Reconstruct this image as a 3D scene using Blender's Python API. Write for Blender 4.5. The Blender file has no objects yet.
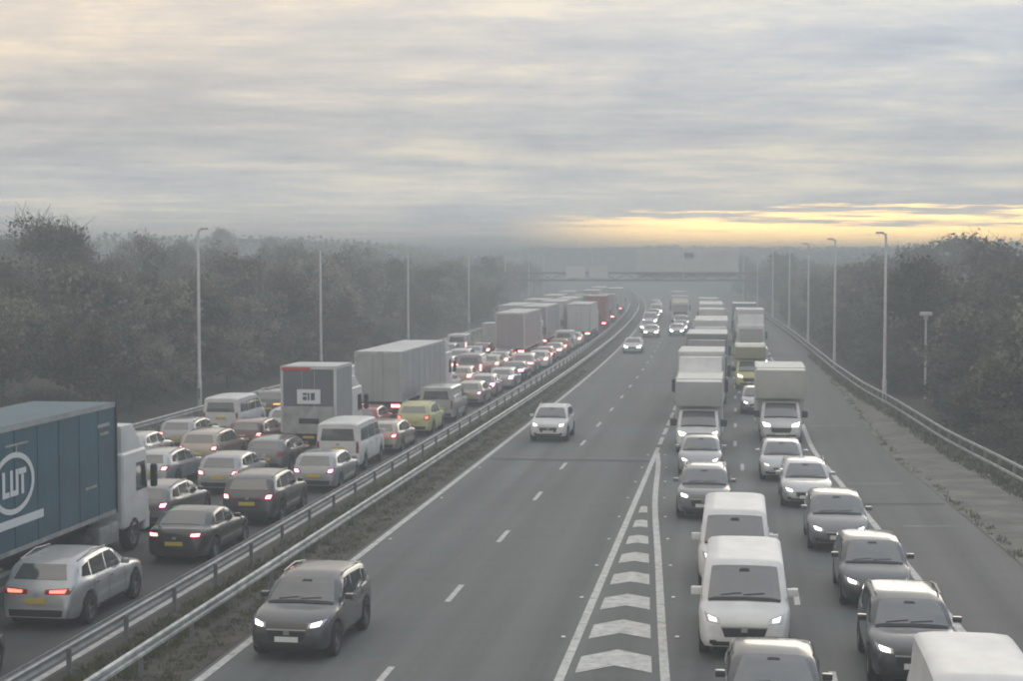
import bpy, bmesh, math, random
import numpy as np
from mathutils import Vector, Matrix
from mathutils.bvhtree import BVHTree

random.seed(7)
SC = bpy.context.scene
COL = SC.collection
R = math.radians

# ------------------------------------------------------------------ camera, sky, sun, exposure
CAM_H = 8.67
cam_d = bpy.data.cameras.new('camera'); cam = bpy.data.objects.new('camera', cam_d); COL.objects.link(cam)
cam.location = (0, 0, CAM_H)
cam.rotation_euler = (math.pi / 2 - math.atan(79 / 1640), 0, 0)
cam_d.sensor_width = 36; cam_d.lens = 36 * 1640 / 1024
cam_d.clip_start = 0.5; cam_d.clip_end = 9000
SC.camera = cam

SUN_AZ, SUN_EL = R(19), R(11)          # to the right of straight ahead, low
def node(nt, t, **kw):
    n = nt.nodes.new(t)
    for k, v in kw.items():
        if k == 'inp':
            for a, b in v.items(): n.inputs[a].default_value = b
        else: setattr(n, k, v)
    return n
def math_n(nt, op, a, b=None, c=None, clamp=False):
    n = nt.nodes.new('ShaderNodeMath'); n.operation = op; n.use_clamp = clamp
    for i, v in enumerate((a, b, c)):
        if v is None: continue
        if isinstance(v, (int, float)): n.inputs[i].default_value = v
        else: nt.links.new(v, n.inputs[i])
    return n.outputs[0]
def sstep(nt, v, a, b):
    n = nt.nodes.new('ShaderNodeMapRange'); n.interpolation_type = 'SMOOTHSTEP'
    n.inputs['From Min'].default_value = a; n.inputs['From Max'].default_value = b
    nt.links.new(v, n.inputs['Value']); return n.outputs['Result']
def mixc(nt, fac, a, b, blend='MIX'):
    n = nt.nodes.new('ShaderNodeMix'); n.data_type = 'RGBA'; n.blend_type = blend
    for i, v in ((0, fac), (6, a), (7, b)):
        if isinstance(v, (int, float)): n.inputs[i].default_value = v
        elif isinstance(v, (tuple, list)): n.inputs[i].default_value = (*v[:3], 1)
        else: nt.links.new(v, n.inputs[i])
    return n.outputs[2]
def ramp(nt, fac, stops):
    n = nt.nodes.new('ShaderNodeValToRGB'); e = n.color_ramp.elements
    while len(e) < len(stops): e.new(0.5)
    for k, (p, c) in enumerate(stops):
        e[k].position = p; e[k].color = (*c, 1) if len(c) == 3 else c
    nt.links.new(fac, n.inputs[0]); return n.outputs[0]

W = bpy.data.worlds.new('World'); SC.world = W; W.use_nodes = True
nt = W.node_tree; nt.nodes.clear()
tc = node(nt, 'ShaderNodeTexCoord'); sep = node(nt, 'ShaderNodeSeparateXYZ'); nt.links.new(tc.outputs['Generated'], sep.inputs[0])
el = sep.outputs[2]
elc = math_n(nt, 'MAXIMUM', el, 0.0)
den = math_n(nt, 'ADD', elc, 0.05)
px = math_n(nt, 'DIVIDE', sep.outputs[0], den); py = math_n(nt, 'DIVIDE', sep.outputs[1], den)
comb = node(nt, 'ShaderNodeCombineXYZ'); nt.links.new(px, comb.inputs[0]); nt.links.new(py, comb.inputs[1])
def wnoise(scale, detail, rough, off):
    m = node(nt, 'ShaderNodeMapping'); m.inputs['Location'].default_value = off; m.inputs['Scale'].default_value = scale
    nt.links.new(comb.outputs[0], m.inputs[0])
    n = node(nt, 'ShaderNodeTexNoise', inp={'Scale': 1.0, 'Detail': detail, 'Roughness': rough}); nt.links.new(m.outputs[0], n.inputs['Vector'])
    return n.outputs['Fac']
n1 = wnoise((0.8, 1.25, 1), 7, 0.68, (3.1, 1.7, 0))
n2 = wnoise((0.2, 0.3, 1), 3, 0.5, (9.3, 4.2, 0))
n3 = wnoise((0.16, 0.2, 1), 2, 0.5, (-1.35, 0.4, 0))
mp4 = node(nt, 'ShaderNodeMapping'); mp4.inputs['Scale'].default_value = (7, 7, 26); nt.links.new(tc.outputs['Generated'], mp4.inputs[0])
n4 = node(nt, 'ShaderNodeTexNoise', inp={'Scale': 1.0, 'Detail': 6, 'Roughness': 0.6, 'Distortion': 0.6}); nt.links.new(mp4.outputs[0], n4.inputs['Vector'])
nn = math_n(nt, 'ADD', math_n(nt, 'ADD', math_n(nt, 'MULTIPLY', n1, 0.45), math_n(nt, 'MULTIPLY', n2, 0.25)), math_n(nt, 'MULTIPLY', n4.outputs['Fac'], 0.30))
cloud = ramp(nt, nn, [(0.41, (0.44, 0.455, 0.47)), (0.475, (0.53, 0.535, 0.535)), (0.525, (0.62, 0.60, 0.56)), (0.59, (0.78, 0.72, 0.60))])
sky = node(nt, 'ShaderNodeTexSky', sky_type='NISHITA', sun_disc=False, sun_elevation=SUN_EL, sun_rotation=SUN_AZ, air_density=1.0, dust_density=1.5)
skyb = mixc(nt, 1.0, sky.outputs[0], (0.12, 0.12, 0.12), 'MULTIPLY')
cloud = mixc(nt, math_n(nt, 'MULTIPLY', math_n(nt, 'MULTIPLY', sstep(nt, n3, 0.42, 0.62), 0.6), sstep(nt, el, 0.085, 0.16)), cloud, skyb)
# a dim overcast that brightens overhead, as real overcast does
lift = math_n(nt, 'ADD', math_n(nt, 'MULTIPLY_ADD', elc, 1.45, 1.0), math_n(nt, 'MULTIPLY', math_n(nt, 'SUBTRACT', 1.0, sstep(nt, el, 0.012, 0.075)), 0.42))
cloud = mixc(nt, 1.0, cloud, lift, 'MULTIPLY')
# the deck is a little rosier to the left and bluer to the right
tint = mixc(nt, sstep(nt, sep.outputs[0], -0.35, 0.35), (1.10, 0.995, 0.91), (0.95, 1.0, 1.07))
cloud = mixc(nt, sstep(nt, el, 0.03, 0.14), cloud, mixc(nt, 1.0, cloud, tint, 'MULTIPLY'))
# clear gap under the cloud deck towards the low sun
hl = math_n(nt, 'SQRT', math_n(nt, 'ADD', math_n(nt, 'MULTIPLY', sep.outputs[0], sep.outputs[0]), math_n(nt, 'MULTIPLY', sep.outputs[1], sep.outputs[1])))
caz = math_n(nt, 'DIVIDE', math_n(nt, 'ADD', math_n(nt, 'MULTIPLY', sep.outputs[0], math.sin(SUN_AZ)), math_n(nt, 'MULTIPLY', sep.outputs[1], math.cos(SUN_AZ))), hl)
azm = sstep(nt, caz, 0.94, 0.982)
edge = math_n(nt, 'ADD', el, math_n(nt, 'MULTIPLY', math_n(nt, 'SUBTRACT', n1, 0.5), 0.06))
band = math_n(nt, 'SUBTRACT', 1.0, sstep(nt, edge, 0.018, 0.032))
gl = math_n(nt, 'MULTIPLY', azm, band)
cloud = mixc(nt, gl, cloud, (5.2, 3.3, 1.1))
cloud = mixc(nt, sstep(nt, el, 0.0, -0.02), cloud, (0.25, 0.26, 0.26))
bg = node(nt, 'ShaderNodeBackground'); bg.inputs['Strength'].default_value = 1.0
nt.links.new(cloud, bg.inputs[0])
out = node(nt, 'ShaderNodeOutputWorld'); nt.links.new(bg.outputs[0], out.inputs[0])

sd = bpy.data.lights.new('sun', 'SUN'); sd.energy = 0.5; sd.angle = R(30); sd.color = (1.0, 0.92, 0.80)
sun = bpy.data.objects.new('sun', sd); COL.objects.link(sun)
sdir = Vector((math.sin(SUN_AZ) * math.cos(SUN_EL), math.cos(SUN_AZ) * math.cos(SUN_EL), math.sin(SUN_EL)))
sun.rotation_euler = (-sdir).to_track_quat('-Z', 'Y').to_euler()
sun.location = (120, 300, 90)

vs = SC.view_settings
vs.view_transform = 'Standard'; vs.look = 'None'; vs.exposure = 0.12; vs.gamma = 1.0; vs.use_curve_mapping = False
cy = SC.cycles
cy.use_denoising = True
cy.max_bounces = 6; cy.diffuse_bounces = 3; cy.glossy_bounces = 3; cy.transmission_bounces = 2; cy.volume_bounces = 1; cy.transparent_max_bounces = 4
cy.sample_clamp_indirect = 3.0; cy.caustics_reflective = False; cy.caustics_refractive = False
cy.filter_width = 1.9

# ------------------------------------------------------------------ materials
M = {}
def mat(name, base=(0.5, 0.5, 0.5), rough=0.5, metal=0.0, coat=0.0, ior=1.5, emit=None, es=0.0, var=0.0, vscale=3.0, bump=0.0, bscale=40.0, objrand=0.0):
    m = bpy.data.materials.new(name); m.use_nodes = True; t = m.node_tree; b = t.nodes['Principled BSDF']
    b.inputs['Base Color'].default_value = (*base, 1); b.inputs['Roughness'].default_value = rough
    b.inputs['Metallic'].default_value = metal; b.inputs['IOR'].default_value = ior
    b.inputs['Coat Weight'].default_value = coat; b.inputs['Coat Roughness'].default_value = 0.08
    if emit: b.inputs['Emission Color'].default_value = (*emit, 1); b.inputs['Emission Strength'].default_value = es
    col = None
    if var > 0:
        c = t.nodes.new('ShaderNodeTexCoord'); n = t.nodes.new('ShaderNodeTexNoise'); n.inputs['Scale'].default_value = vscale; n.inputs['Detail'].default_value = 6
        t.links.new(c.outputs['Object'], n.inputs['Vector'])
        lo = tuple(x * (1 - var) for x in base); hi = tuple(min(1, x * (1 + var)) for x in base)
        col = ramp(t, n.outputs['Fac'], [(0.3, lo), (0.7, hi)])
    if objrand > 0:
        o = t.nodes.new('ShaderNodeObjectInfo')
        f = math_n(t, 'MULTIPLY_ADD', o.outputs['Random'], 2 * objrand, 1 - objrand)
        col = mixc(t, 1.0, col if col is not None else base, f, 'MULTIPLY')
    if col is not None: t.links.new(col, b.inputs['Base Color'])
    if bump > 0:
        c = t.nodes.new('ShaderNodeTexCoord'); n = t.nodes.new('ShaderNodeTexNoise'); n.inputs['Scale'].default_value = bscale; n.inputs['Detail'].default_value = 4
        t.links.new(c.outputs['Object'], n.inputs['Vector'])
        bp = t.nodes.new('ShaderNodeBump'); bp.inputs['Strength'].default_value = bump; bp.inputs['Distance'].default_value = 0.05
        t.links.new(n.outputs['Fac'], bp.inputs['Height']); t.links.new(bp.outputs[0], b.inputs['Normal'])
    M[name] = m
    return m

def paint(name, c, metal=0.25, rough=0.35):      # car paint, slightly uneven with road grime
    m = mat('paint_' + name, c, rough if max(c) < 0.5 else 0.55, metal, coat=1.0 if max(c) < 0.5 else 0.12, var=0.10, vscale=1.6)
    return m
PAINTS = dict(white=((0.66, 0.66, 0.65), 0.0), silver=((0.42, 0.43, 0.44), 0.5), light_grey=((0.30, 0.31, 0.32), 0.4), grey=((0.14, 0.145, 0.15), 0.4),
              dark_grey=((0.055, 0.057, 0.06), 0.35), black=((0.018, 0.018, 0.02), 0.2), dark_green=((0.025, 0.04, 0.035), 0.3), blue=((0.04, 0.09, 0.2), 0.3),
              navy=((0.02, 0.03, 0.06), 0.3), red=((0.32, 0.03, 0.03), 0.15), maroon=((0.10, 0.02, 0.03), 0.25), yellow_green=((0.52, 0.52, 0.27), 0.0),
              champagne=((0.38, 0.33, 0.27), 0.4), cream=((0.62, 0.60, 0.48), 0.0), pink_lit_grey=((0.40, 0.33, 0.35), 0.0), orange=((0.5, 0.14, 0.04), 0.0), pale_yellow=((0.62, 0.60, 0.30), 0.0))  # the pinkish grey carries the wash of brake lights in the body colour
for k, (c, mt) in PAINTS.items(): paint(k, c, mt)
mat('glass', (0.05, 0.055, 0.057), 0.07, 0.0, ior=2.3)
mat('lamp_lens', (0.42, 0.43, 0.44), 0.12, 0.6)
mat('headlamp_on', (0.9, 0.9, 0.9), 0.2, emit=(1.0, 0.97, 0.92), es=11.0)
mat('headlamp_dim', (0.9, 0.9, 0.9), 0.2, emit=(1.0, 0.96, 0.88), es=1.6)
mat('headlamp_warm', (0.9, 0.85, 0.7), 0.2, emit=(1.0, 0.84, 0.55), es=6.0)
mat('tail_off', (0.22, 0.012, 0.015), 0.2)
mat('tail_on', (0.4, 0.02, 0.02), 0.2, emit=(1.0, 0.16, 0.10), es=3.0)
mat('brake_on', (0.5, 0.03, 0.04), 0.2, emit=(1.0, 0.25, 0.24), es=8.0)
mat('brake_magenta', (0.5, 0.03, 0.2), 0.2, emit=(1.0, 0.34, 0.66), es=7.0)
mat('indicator_on', (0.6, 0.3, 0.02), 0.2, emit=(1.0, 0.50, 0.12), es=1.8)
mat('headlamp_far', (0.9, 0.9, 0.9), 0.2, emit=(1.0, 0.97, 0.92), es=28.0)
mat('headlamp_warm_far', (0.9, 0.85, 0.7), 0.2, emit=(1.0, 0.80, 0.48), es=26.0)
mat('brake_far', (0.5, 0.03, 0.04), 0.2, emit=(1.0, 0.20, 0.16), es=16.0)
mat('magenta_far', (0.5, 0.03, 0.2), 0.2, emit=(1.0, 0.28, 0.55), es=13.0)
mat('tyre', (0.022, 0.022, 0.023), 0.85, var=0.3, vscale=8)
mat('rim', (0.34, 0.34, 0.35), 0.35, 0.7)
mat('rim_dark', (0.10, 0.10, 0.105), 0.4, 0.6)
mat('trim', (0.02, 0.02, 0.021), 0.6)
mat('grey_trim', (0.11, 0.11, 0.112), 0.6)
mat('plate_white', (0.72, 0.72, 0.68), 0.4)
mat('plate_yellow', (0.62, 0.46, 0.06), 0.4)
mat('galv', (0.36, 0.37, 0.375), 0.5, 0.35, var=0.25, vscale=2.5)
mat('galv_light', (0.44, 0.45, 0.445), 0.5, 0.25, var=0.35, vscale=2.6)
mat('galv_dark', (0.20, 0.205, 0.21), 0.6, 0.3, var=0.25, vscale=3)
mat('lamp_post', (0.62, 0.63, 0.63), 0.45, 0.2, var=0.12, vscale=1.5)
mat('lantern', (0.5, 0.5, 0.5), 0.4, 0.2)
mat('sign_back', (0.70, 0.72, 0.73), 0.5, 0.2, var=0.08, vscale=0.7)
mat('gantry_steel', (0.20, 0.21, 0.215), 0.55, 0.2, var=0.12, vscale=1)
mat('curtain_blue', (0.028, 0.092, 0.132), 0.45, var=0.22, vscale=0.9, bump=0.25, bscale=3)
mat('curtain_grey', (0.36, 0.37, 0.37), 0.5, var=0.15, vscale=0.8, bump=0.25, bscale=3)
mat('curtain_pink', (0.36, 0.29, 0.31), 0.5, var=0.12, vscale=0.8)
mat('box_white', (0.56, 0.56, 0.55), 0.45, var=0.10, vscale=0.8)
mat('box_cream', (0.60, 0.595, 0.55), 0.45, var=0.10, vscale=0.8)
mat('box_yellow', (0.58, 0.58, 0.40), 0.45, var=0.10, vscale=0.8)
mat('box_grey', (0.27, 0.275, 0.285), 0.45, var=0.12, vscale=0.8)
mat('box_door', (0.13, 0.14, 0.16), 0.5, var=0.15, vscale=1.0)
mat('box_red', (0.30, 0.045, 0.035), 0.45, var=0.12, vscale=0.8)
mat('roof_light', (0.55, 0.56, 0.55), 0.55, var=0.15, vscale=0.6)
mat('chassis', (0.03, 0.03, 0.032), 0.7)
mat('decal_white', (0.72, 0.75, 0.76), 0.4)
mat('decal_dark', (0.05, 0.09, 0.12), 0.4)
mat('strip_red', (0.5, 0.05, 0.04), 0.4)

def uvmat(name, base, build):
    m = bpy.data.materials.new(name); m.use_nodes = True; M[name] = m
    build(m.node_tree, m.node_tree.nodes['Principled BSDF']); return m
def road_build(base, streak, rough=0.78):
    def f(t, b):
        uv = t.nodes.new('ShaderNodeUVMap'); c = t.nodes.new('ShaderNodeTexCoord')
        def ns(src, scale, detail=4):
            mp = t.nodes.new('ShaderNodeMapping'); mp.inputs['Scale'].default_value = scale; t.links.new(src, mp.inputs[0])
            n = t.nodes.new('ShaderNodeTexNoise'); n.inputs['Scale'].default_value = 1; n.inputs['Detail'].default_value = detail; t.links.new(mp.outputs[0], n.inputs['Vector']); return n.outputs['Fac']
        a = ns(uv.outputs[0], (1.1, 0.02, 1), 3); p = ns(c.outputs['Object'], (0.11, 0.07, 1), 4); g = ns(c.outputs['Object'], (7, 7, 7), 3); s = ns(uv.outputs[0], (0.25, 1.3, 1), 5)
        v = math_n(t, 'MULTIPLY_ADD', math_n(t, 'SUBTRACT', a, 0.5), 0.9 * streak, 1.0)
        sx = t.nodes.new('ShaderNodeSeparateXYZ'); t.links.new(uv.outputs[0], sx.inputs[0])
        wt = math_n(t, 'COSINE', math_n(t, 'MULTIPLY', math_n(t, 'SUBTRACT', sx.outputs[0], 1.0), 2 * math.pi / 1.865))
        v = math_n(t, 'SUBTRACT', v, math_n(t, 'MULTIPLY', wt, math_n(t, 'MULTIPLY', p, 0.13)))
        v = math_n(t, 'ADD', v, math_n(t, 'MULTIPLY', math_n(t, 'SUBTRACT', p, 0.5), 0.5))
        v = math_n(t, 'ADD', v, math_n(t, 'MULTIPLY', math_n(t, 'SUBTRACT', g, 0.5), 0.35))
        v = math_n(t, 'ADD', v, math_n(t, 'MULTIPLY', math_n(t, 'SUBTRACT', s, 0.5), 0.28))
        t.links.new(mixc(t, 1.0, base, v, 'MULTIPLY'), b.inputs['Base Color'])
        b.inputs['Roughness'].default_value = rough
        n = t.nodes.new('ShaderNodeTexNoise'); n.inputs['Scale'].default_value = 60; t.links.new(c.outputs['Object'], n.inputs['Vector'])
        bp = t.nodes.new('ShaderNodeBump'); bp.inputs['Strength'].default_value = 0.25; bp.inputs['Distance'].default_value = 0.02; t.links.new(n.outputs['Fac'], bp.inputs['Height']); t.links.new(bp.outputs[0], b.inputs['Normal'])
    return f
uvmat('asphalt', None, road_build((0.112, 0.119, 0.118), 1.25))
uvmat('asphalt_shoulder', None, road_build((0.10, 0.103, 0.099), 1.0))
uvmat('asphalt_left', None, road_build((0.07, 0.073, 0.073), 0.7))
def worn_white(t, b):
    c = t.nodes.new('ShaderNodeTexCoord'); n = t.nodes.new('ShaderNodeTexNoise'); n.inputs['Scale'].default_value = 3.2; n.inputs['Detail'].default_value = 9; n.inputs['Roughness'].default_value = 0.75
    t.links.new(c.outputs['Object'], n.inputs['Vector'])
    t.links.new(ramp(t, n.outputs['Fac'], [(0.33, (0.15, 0.153, 0.15)), (0.43, (0.43, 0.43, 0.415)), (0.64, (0.64, 0.64, 0.62))]), b.inputs['Base Color']); b.inputs['Roughness'].default_value = 0.7
uvmat('road_paint', None, worn_white)
def ground_build(stops, sc=0.5):
    def f(t, b):
        c = t.nodes.new('ShaderNodeTexCoord')
        n = t.nodes.new('ShaderNodeTexNoise'); n.inputs['Scale'].default_value = sc; n.inputs['Detail'].default_value = 9; n.inputs['Roughness'].default_value = 0.68; t.links.new(c.outputs['Object'], n.inputs['Vector'])
        t.links.new(ramp(t, n.outputs['Fac'], stops), b.inputs['Base Color']); b.inputs['Roughness'].default_value = 0.95
        n2_ = t.nodes.new('ShaderNodeTexNoise'); n2_.inputs['Scale'].default_value = 5; n2_.inputs['Detail'].default_value = 6; t.links.new(c.outputs['Object'], n2_.inputs['Vector'])
        bp = t.nodes.new('ShaderNodeBump'); bp.inputs['Strength'].default_value = 0.7; bp.inputs['Distance'].default_value = 0.15; t.links.new(n2_.outputs['Fac'], bp.inputs['Height']); t.links.new(bp.outputs[0], b.inputs['Normal'])
    return f
uvmat('soil', None, ground_build([(0.3, (0.038, 0.034, 0.027)), (0.5, (0.075, 0.068, 0.054)), (0.7, (0.12, 0.11, 0.085))], 0.9))
uvmat('verge', None, ground_build([(0.3, (0.10, 0.10, 0.082)), (0.5, (0.175, 0.17, 0.148)), (0.7, (0.26, 0.25, 0.22))], 0.6))
uvmat('rough_ground', None, ground_build([(0.3, (0.03, 0.034, 0.022)), (0.5, (0.055, 0.056, 0.038)), (0.7, (0.09, 0.082, 0.055))], 0.25))
def leaf_build(stops, rnd=0.25):
    def f(t, b):
        o = t.nodes.new('ShaderNodeObjectInfo'); c = t.nodes.new('ShaderNodeTexCoord')
        n = t.nodes.new('ShaderNodeTexNoise'); n.inputs['Scale'].default_value = 0.9; n.inputs['Detail'].default_value = 8; n.inputs['Roughness'].default_value = 0.75; t.links.new(c.outputs['Object'], n.inputs['Vector'])
        col = ramp(t, n.outputs['Fac'], stops)
        hs = t.nodes.new('ShaderNodeHueSaturation'); t.links.new(col, hs.inputs['Color'])
        t.links.new(math_n(t, 'MULTIPLY_ADD', o.outputs['Random'], 0.06, 0.47), hs.inputs['Hue']); t.links.new(math_n(t, 'MULTIPLY_ADD', o.outputs['Random'], 2 * rnd, 1 - rnd), hs.inputs['Value'])
        t.links.new(hs.outputs[0], b.inputs['Base Color']); b.inputs['Roughness'].default_value = 0.8; b.inputs['Specular IOR Level'].default_value = 0.15
        tr = t.nodes.new('ShaderNodeBsdfTranslucent'); t.links.new(hs.outputs[0], tr.inputs[0]); mx_ = t.nodes.new('ShaderNodeMixShader'); mx_.inputs[0].default_value = 0.4
        t.links.new(b.outputs[0], mx_.inputs[1]); t.links.new(tr.outputs[0], mx_.inputs[2]); t.links.new(mx_.outputs[0], t.nodes['Material Output'].inputs['Surface'])
    return f
uvmat('leaf_olive', None, leaf_build([(0.36, (0.034, 0.040, 0.026)), (0.5, (0.090, 0.095, 0.064)), (0.64, (0.20, 0.195, 0.135))]))  # tone contrast also paints lit clumps and dark gaps into the leaf colours
uvmat('leaf_brown', None, leaf_build([(0.36, (0.045, 0.039, 0.030)), (0.5, (0.115, 0.10, 0.074)), (0.64, (0.24, 0.205, 0.15))]))
uvmat('leaf_pale', None, leaf_build([(0.36, (0.10, 0.102, 0.082)), (0.5, (0.23, 0.225, 0.18)), (0.64, (0.38, 0.365, 0.295))]))
uvmat('leaf_gold', None, leaf_build([(0.3, (0.08, 0.07, 0.035)), (0.5, (0.17, 0.14, 0.07)), (0.7, (0.30, 0.25, 0.13))], 0.1))
mat('bark', (0.10, 0.092, 0.08), 0.9, var=0.3, vscale=4)
uvmat('grass', None, leaf_build([(0.3, (0.05, 0.055, 0.032)), (0.5, (0.11, 0.105, 0.062)), (0.7, (0.19, 0.175, 0.115))]))

# ------------------------------------------------------------------ helpers
def tag(o, label=None, cat=None, group=None, kind=None):
    if label: o['label'] = label
    if cat: o['category'] = cat
    if group: o['group'] = group
    if kind: o['kind'] = kind
    return o
def link(name, me, material=None, parent=None, mtx=None):
    o = bpy.data.objects.new(name, me); COL.objects.link(o)
    if material is not None:
        if not me.materials: me.materials.append(None)
        o.material_slots[0].link = 'OBJECT'; o.material_slots[0].material = M[material] if isinstance(material, str) else material
    if parent: o.parent = parent
    if mtx is not None: o.matrix_local = mtx
    return o
def empty(name, loc=(0, 0, 0), rz=0):
    o = bpy.data.objects.new(name, None); COL.objects.link(o); o.location = loc; o.rotation_euler = (0, 0, rz); o.empty_display_size = 0.3
    return o
def pydata(name, v, f, smooth=None):
    me = bpy.data.meshes.new(name); me.from_pydata([tuple(p) for p in v], [], [tuple(q) for q in f]); me.update()
    if smooth is not None:
        me.polygons.foreach_set('use_smooth', [True] * len(me.polygons)); me.set_sharp_from_angle(angle=R(smooth))
    return me
def bm_mesh(name, bm, smooth=None):
    bmesh.ops.recalc_face_normals(bm, faces=bm.faces)
    me = bpy.data.meshes.new(name); bm.to_mesh(me); bm.free()
    if smooth is not None:
        me.polygons.foreach_set('use_smooth', [True] * len(me.polygons)); me.set_sharp_from_angle(angle=R(smooth))
    return me
def add_box(bm, x0, x1, y0, y1, z0, z1, bevel=0.0, seg=1):
    r = bmesh.ops.create_cube(bm, size=1.0, matrix=Matrix.Translation(((x0 + x1) / 2, (y0 + y1) / 2, (z0 + z1) / 2)) @ Matrix.Diagonal((x1 - x0, y1 - y0, z1 - z0, 1)))
    if bevel > 0:
        es = set()
        for v in r['verts']: es.update(v.link_edges)
        bmesh.ops.bevel(bm, geom=list(es), offset=bevel, segments=seg, affect='EDGES', profile=0.7)
def box_me(name, *a, bevel=0.0, seg=1, smooth=35):
    bm = bmesh.new(); add_box(bm, *a, bevel=bevel, seg=seg); return bm_mesh(name, bm, smooth if bevel else None)
def boxes_me(name, lst, bevel=0.0):
    bm = bmesh.new()
    for a in lst: add_box(bm, *a, bevel=bevel)
    return bm_mesh(name, bm)
def tube(bm, p0, p1, r0, r1, n=8):
    p0, p1 = Vector(p0), Vector(p1); d = p1 - p0; L = d.length
    if L < 1e-5: return
    m = Matrix.Translation((p0 + p1) / 2) @ d.to_track_quat('Z', 'Y').to_matrix().to_4x4()
    bmesh.ops.create_cone(bm, cap_ends=True, segments=n, radius1=r0, radius2=r1, depth=L, matrix=m)
def pchip(pts):
    xs = np.array([p[0] for p in pts], float); ys = np.array([p[1] for p in pts], float)
    h = np.diff(xs); d = np.diff(ys) / h; m = np.zeros_like(xs); m[0] = d[0]; m[-1] = d[-1]
    for i in range(1, len(xs) - 1):
        if d[i - 1] * d[i] > 0: m[i] = 2 * d[i - 1] * d[i] / (d[i - 1] + d[i])
    def f(x):
        x = min(max(x, xs[0]), xs[-1]); i = min(int(np.searchsorted(xs, x, 'right')) - 1, len(h) - 1); i = max(i, 0)
        t = (x - xs[i]) / h[i]
        return float((2*t**3-3*t**2+1)*ys[i] + (t**3-2*t**2+t)*h[i]*m[i] + (-2*t**3+3*t**2)*ys[i+1] + (t**3-t**2)*h[i]*m[i+1])
    return f

# ------------------------------------------------------------------ road layout (plan): offsets are metres right of the median edge line
def eL(Y):
    Yc = min(Y, 620.0); x = -11.1 + 0.138 * Yc - 0.00013 * max(0.0, Yc - 90) ** 2
    return x + (Y - Yc) * 0.0002
def slope(Y): return (eL(Y + 0.5) - eL(Y - 0.5))
chevR = pchip([(-60, 16.5), (20, 10.6), (33.8, 9.64), (47.7, 8.82), (59, 8.16), (69.8, 7.75), (76, 7.45), (2000, 7.45)])
edgeR = pchip([(-60, 20.6), (20, 17.2), (38, 16.4), (47, 15.95), (55, 15.6), (63, 15.2), (78, 14.6), (100, 14.6), (2000, 14.6)])
railR = pchip([(-60, 8.5), (40, 7.0), (62, 6.5), (91, 5.4), (107, 4.5), (130, 4.0), (170, 3.8), (2000, 3.8)])
def lane(name, Y):
    w = edgeR(Y) - chevR(Y)
    return dict(M1=1.85, M2=5.6, E1=chevR(Y) + 0.25 * w, E2=chevR(Y) + 0.75 * w, L1=-4.95, L2=-8.05, L3=-11.2, L4=-14.4)[name]

YS = list(np.arange(-40, 130, 2.0)) + list(np.arange(130, 650, 6.0))
def strip(name, a, b, z, material, ys=YS, kind='structure', cols=1, parent=None):
    fa = a if callable(a) else (lambda Y: a); fb = b if callable(b) else (lambda Y: b)
    v, f, uv = [], [], []
    for Y in ys:
        for c in range(cols + 1):
            o = fa(Y) + (fb(Y) - fa(Y)) * c / cols
            v.append((eL(Y) + o, Y, z)); uv.append((o, Y))
    n = cols + 1
    for i in range(len(ys) - 1):
        for c in range(cols): f.append((i * n + c, i * n + c + 1, (i + 1) * n + c + 1, (i + 1) * n + c))
    me = pydata(name, v, f); l = me.uv_layers.new(name='UVMap')
    for lp in me.loops: l.data[lp.index].uv = uv[lp.vertex_index]
    o = link(name, me, material, parent)
    if kind: o['kind'] = kind
    return o

# terrain: one sheet to the horizon, road corridor flat, banks rise gently on both sides, low hills far away
def hnoise(x, y):
    return math.sin(x * 0.013 + 1.3) * math.cos(y * 0.011 - 0.4) + 0.5 * math.sin(x * 0.031 + y * 0.023) + 0.3 * math.cos(x * 0.07 - y * 0.05)
def sst(a, b, x):
    t = min(1, max(0, (x - a) / (b - a))); return t * t * (3 - 2 * t)
def ground_z(off, Y, X):
    rr = edgeR(Y) + railR(Y) + 1.2
    if off > rr: d = off - rr; h = -0.9 * sst(0, 6, d) + 2.6 * sst(8, 60, d) + 1.5 * sst(60, 200, d)
    elif off < -19.5: d = -19.5 - off; h = 0.6 * sst(0, 5, d) + 2.2 * sst(6, 45, d) + 1.8 * sst(45, 180, d)
    else: return -0.03 + (9.4 + 0.9 * hnoise(X, Y)) * sst(648, 730, Y)
    far = sst(170, 430, Y)
    h += far * sst(8, 75, d) * (6.2 + 1.3 * hnoise(X, Y))
    h += 0.25 * hnoise(X * 6, Y * 6) * sst(2, 12, d)
    return max(min(h, 10.6), (9.4 + 0.9 * hnoise(X, Y)) * sst(600, 730, Y)) - 0.03
offs = [-3000, -1500, -800, -500, -350, -260, -200, -160, -130, -105, -85, -70, -58, -48, -40, -34, -29, -26, -24, -22, -20.5, -19.4, -10, 0, 10, 17, 19, 20.5, 22, 23.5, 25, 27, 30, 34, 39, 45, 53, 62, 75, 90, 110, 140, 180, 230, 300, 420, 600, 900, 1500, 3000]
gys = list(np.arange(-60, 140, 5.0)) + list(np.arange(140, 900, 14.0)) + [950, 1050, 1200, 1500, 2000, 3000]
v, f = [], []
for Y in gys:
    for o in offs:
        X = eL(Y) + o; v.append((X, Y, ground_z(o, Y, X)))
n = len(offs)
for i in range(len(gys) - 1):
    for c in range(n - 1): f.append((i * n + c, i * n + c + 1, (i + 1) * n + c + 1, (i + 1) * n + c))
g = link('ground', pydata('ground', v, f, 60), 'rough_ground'); g['kind'] = 'structure'

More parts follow.
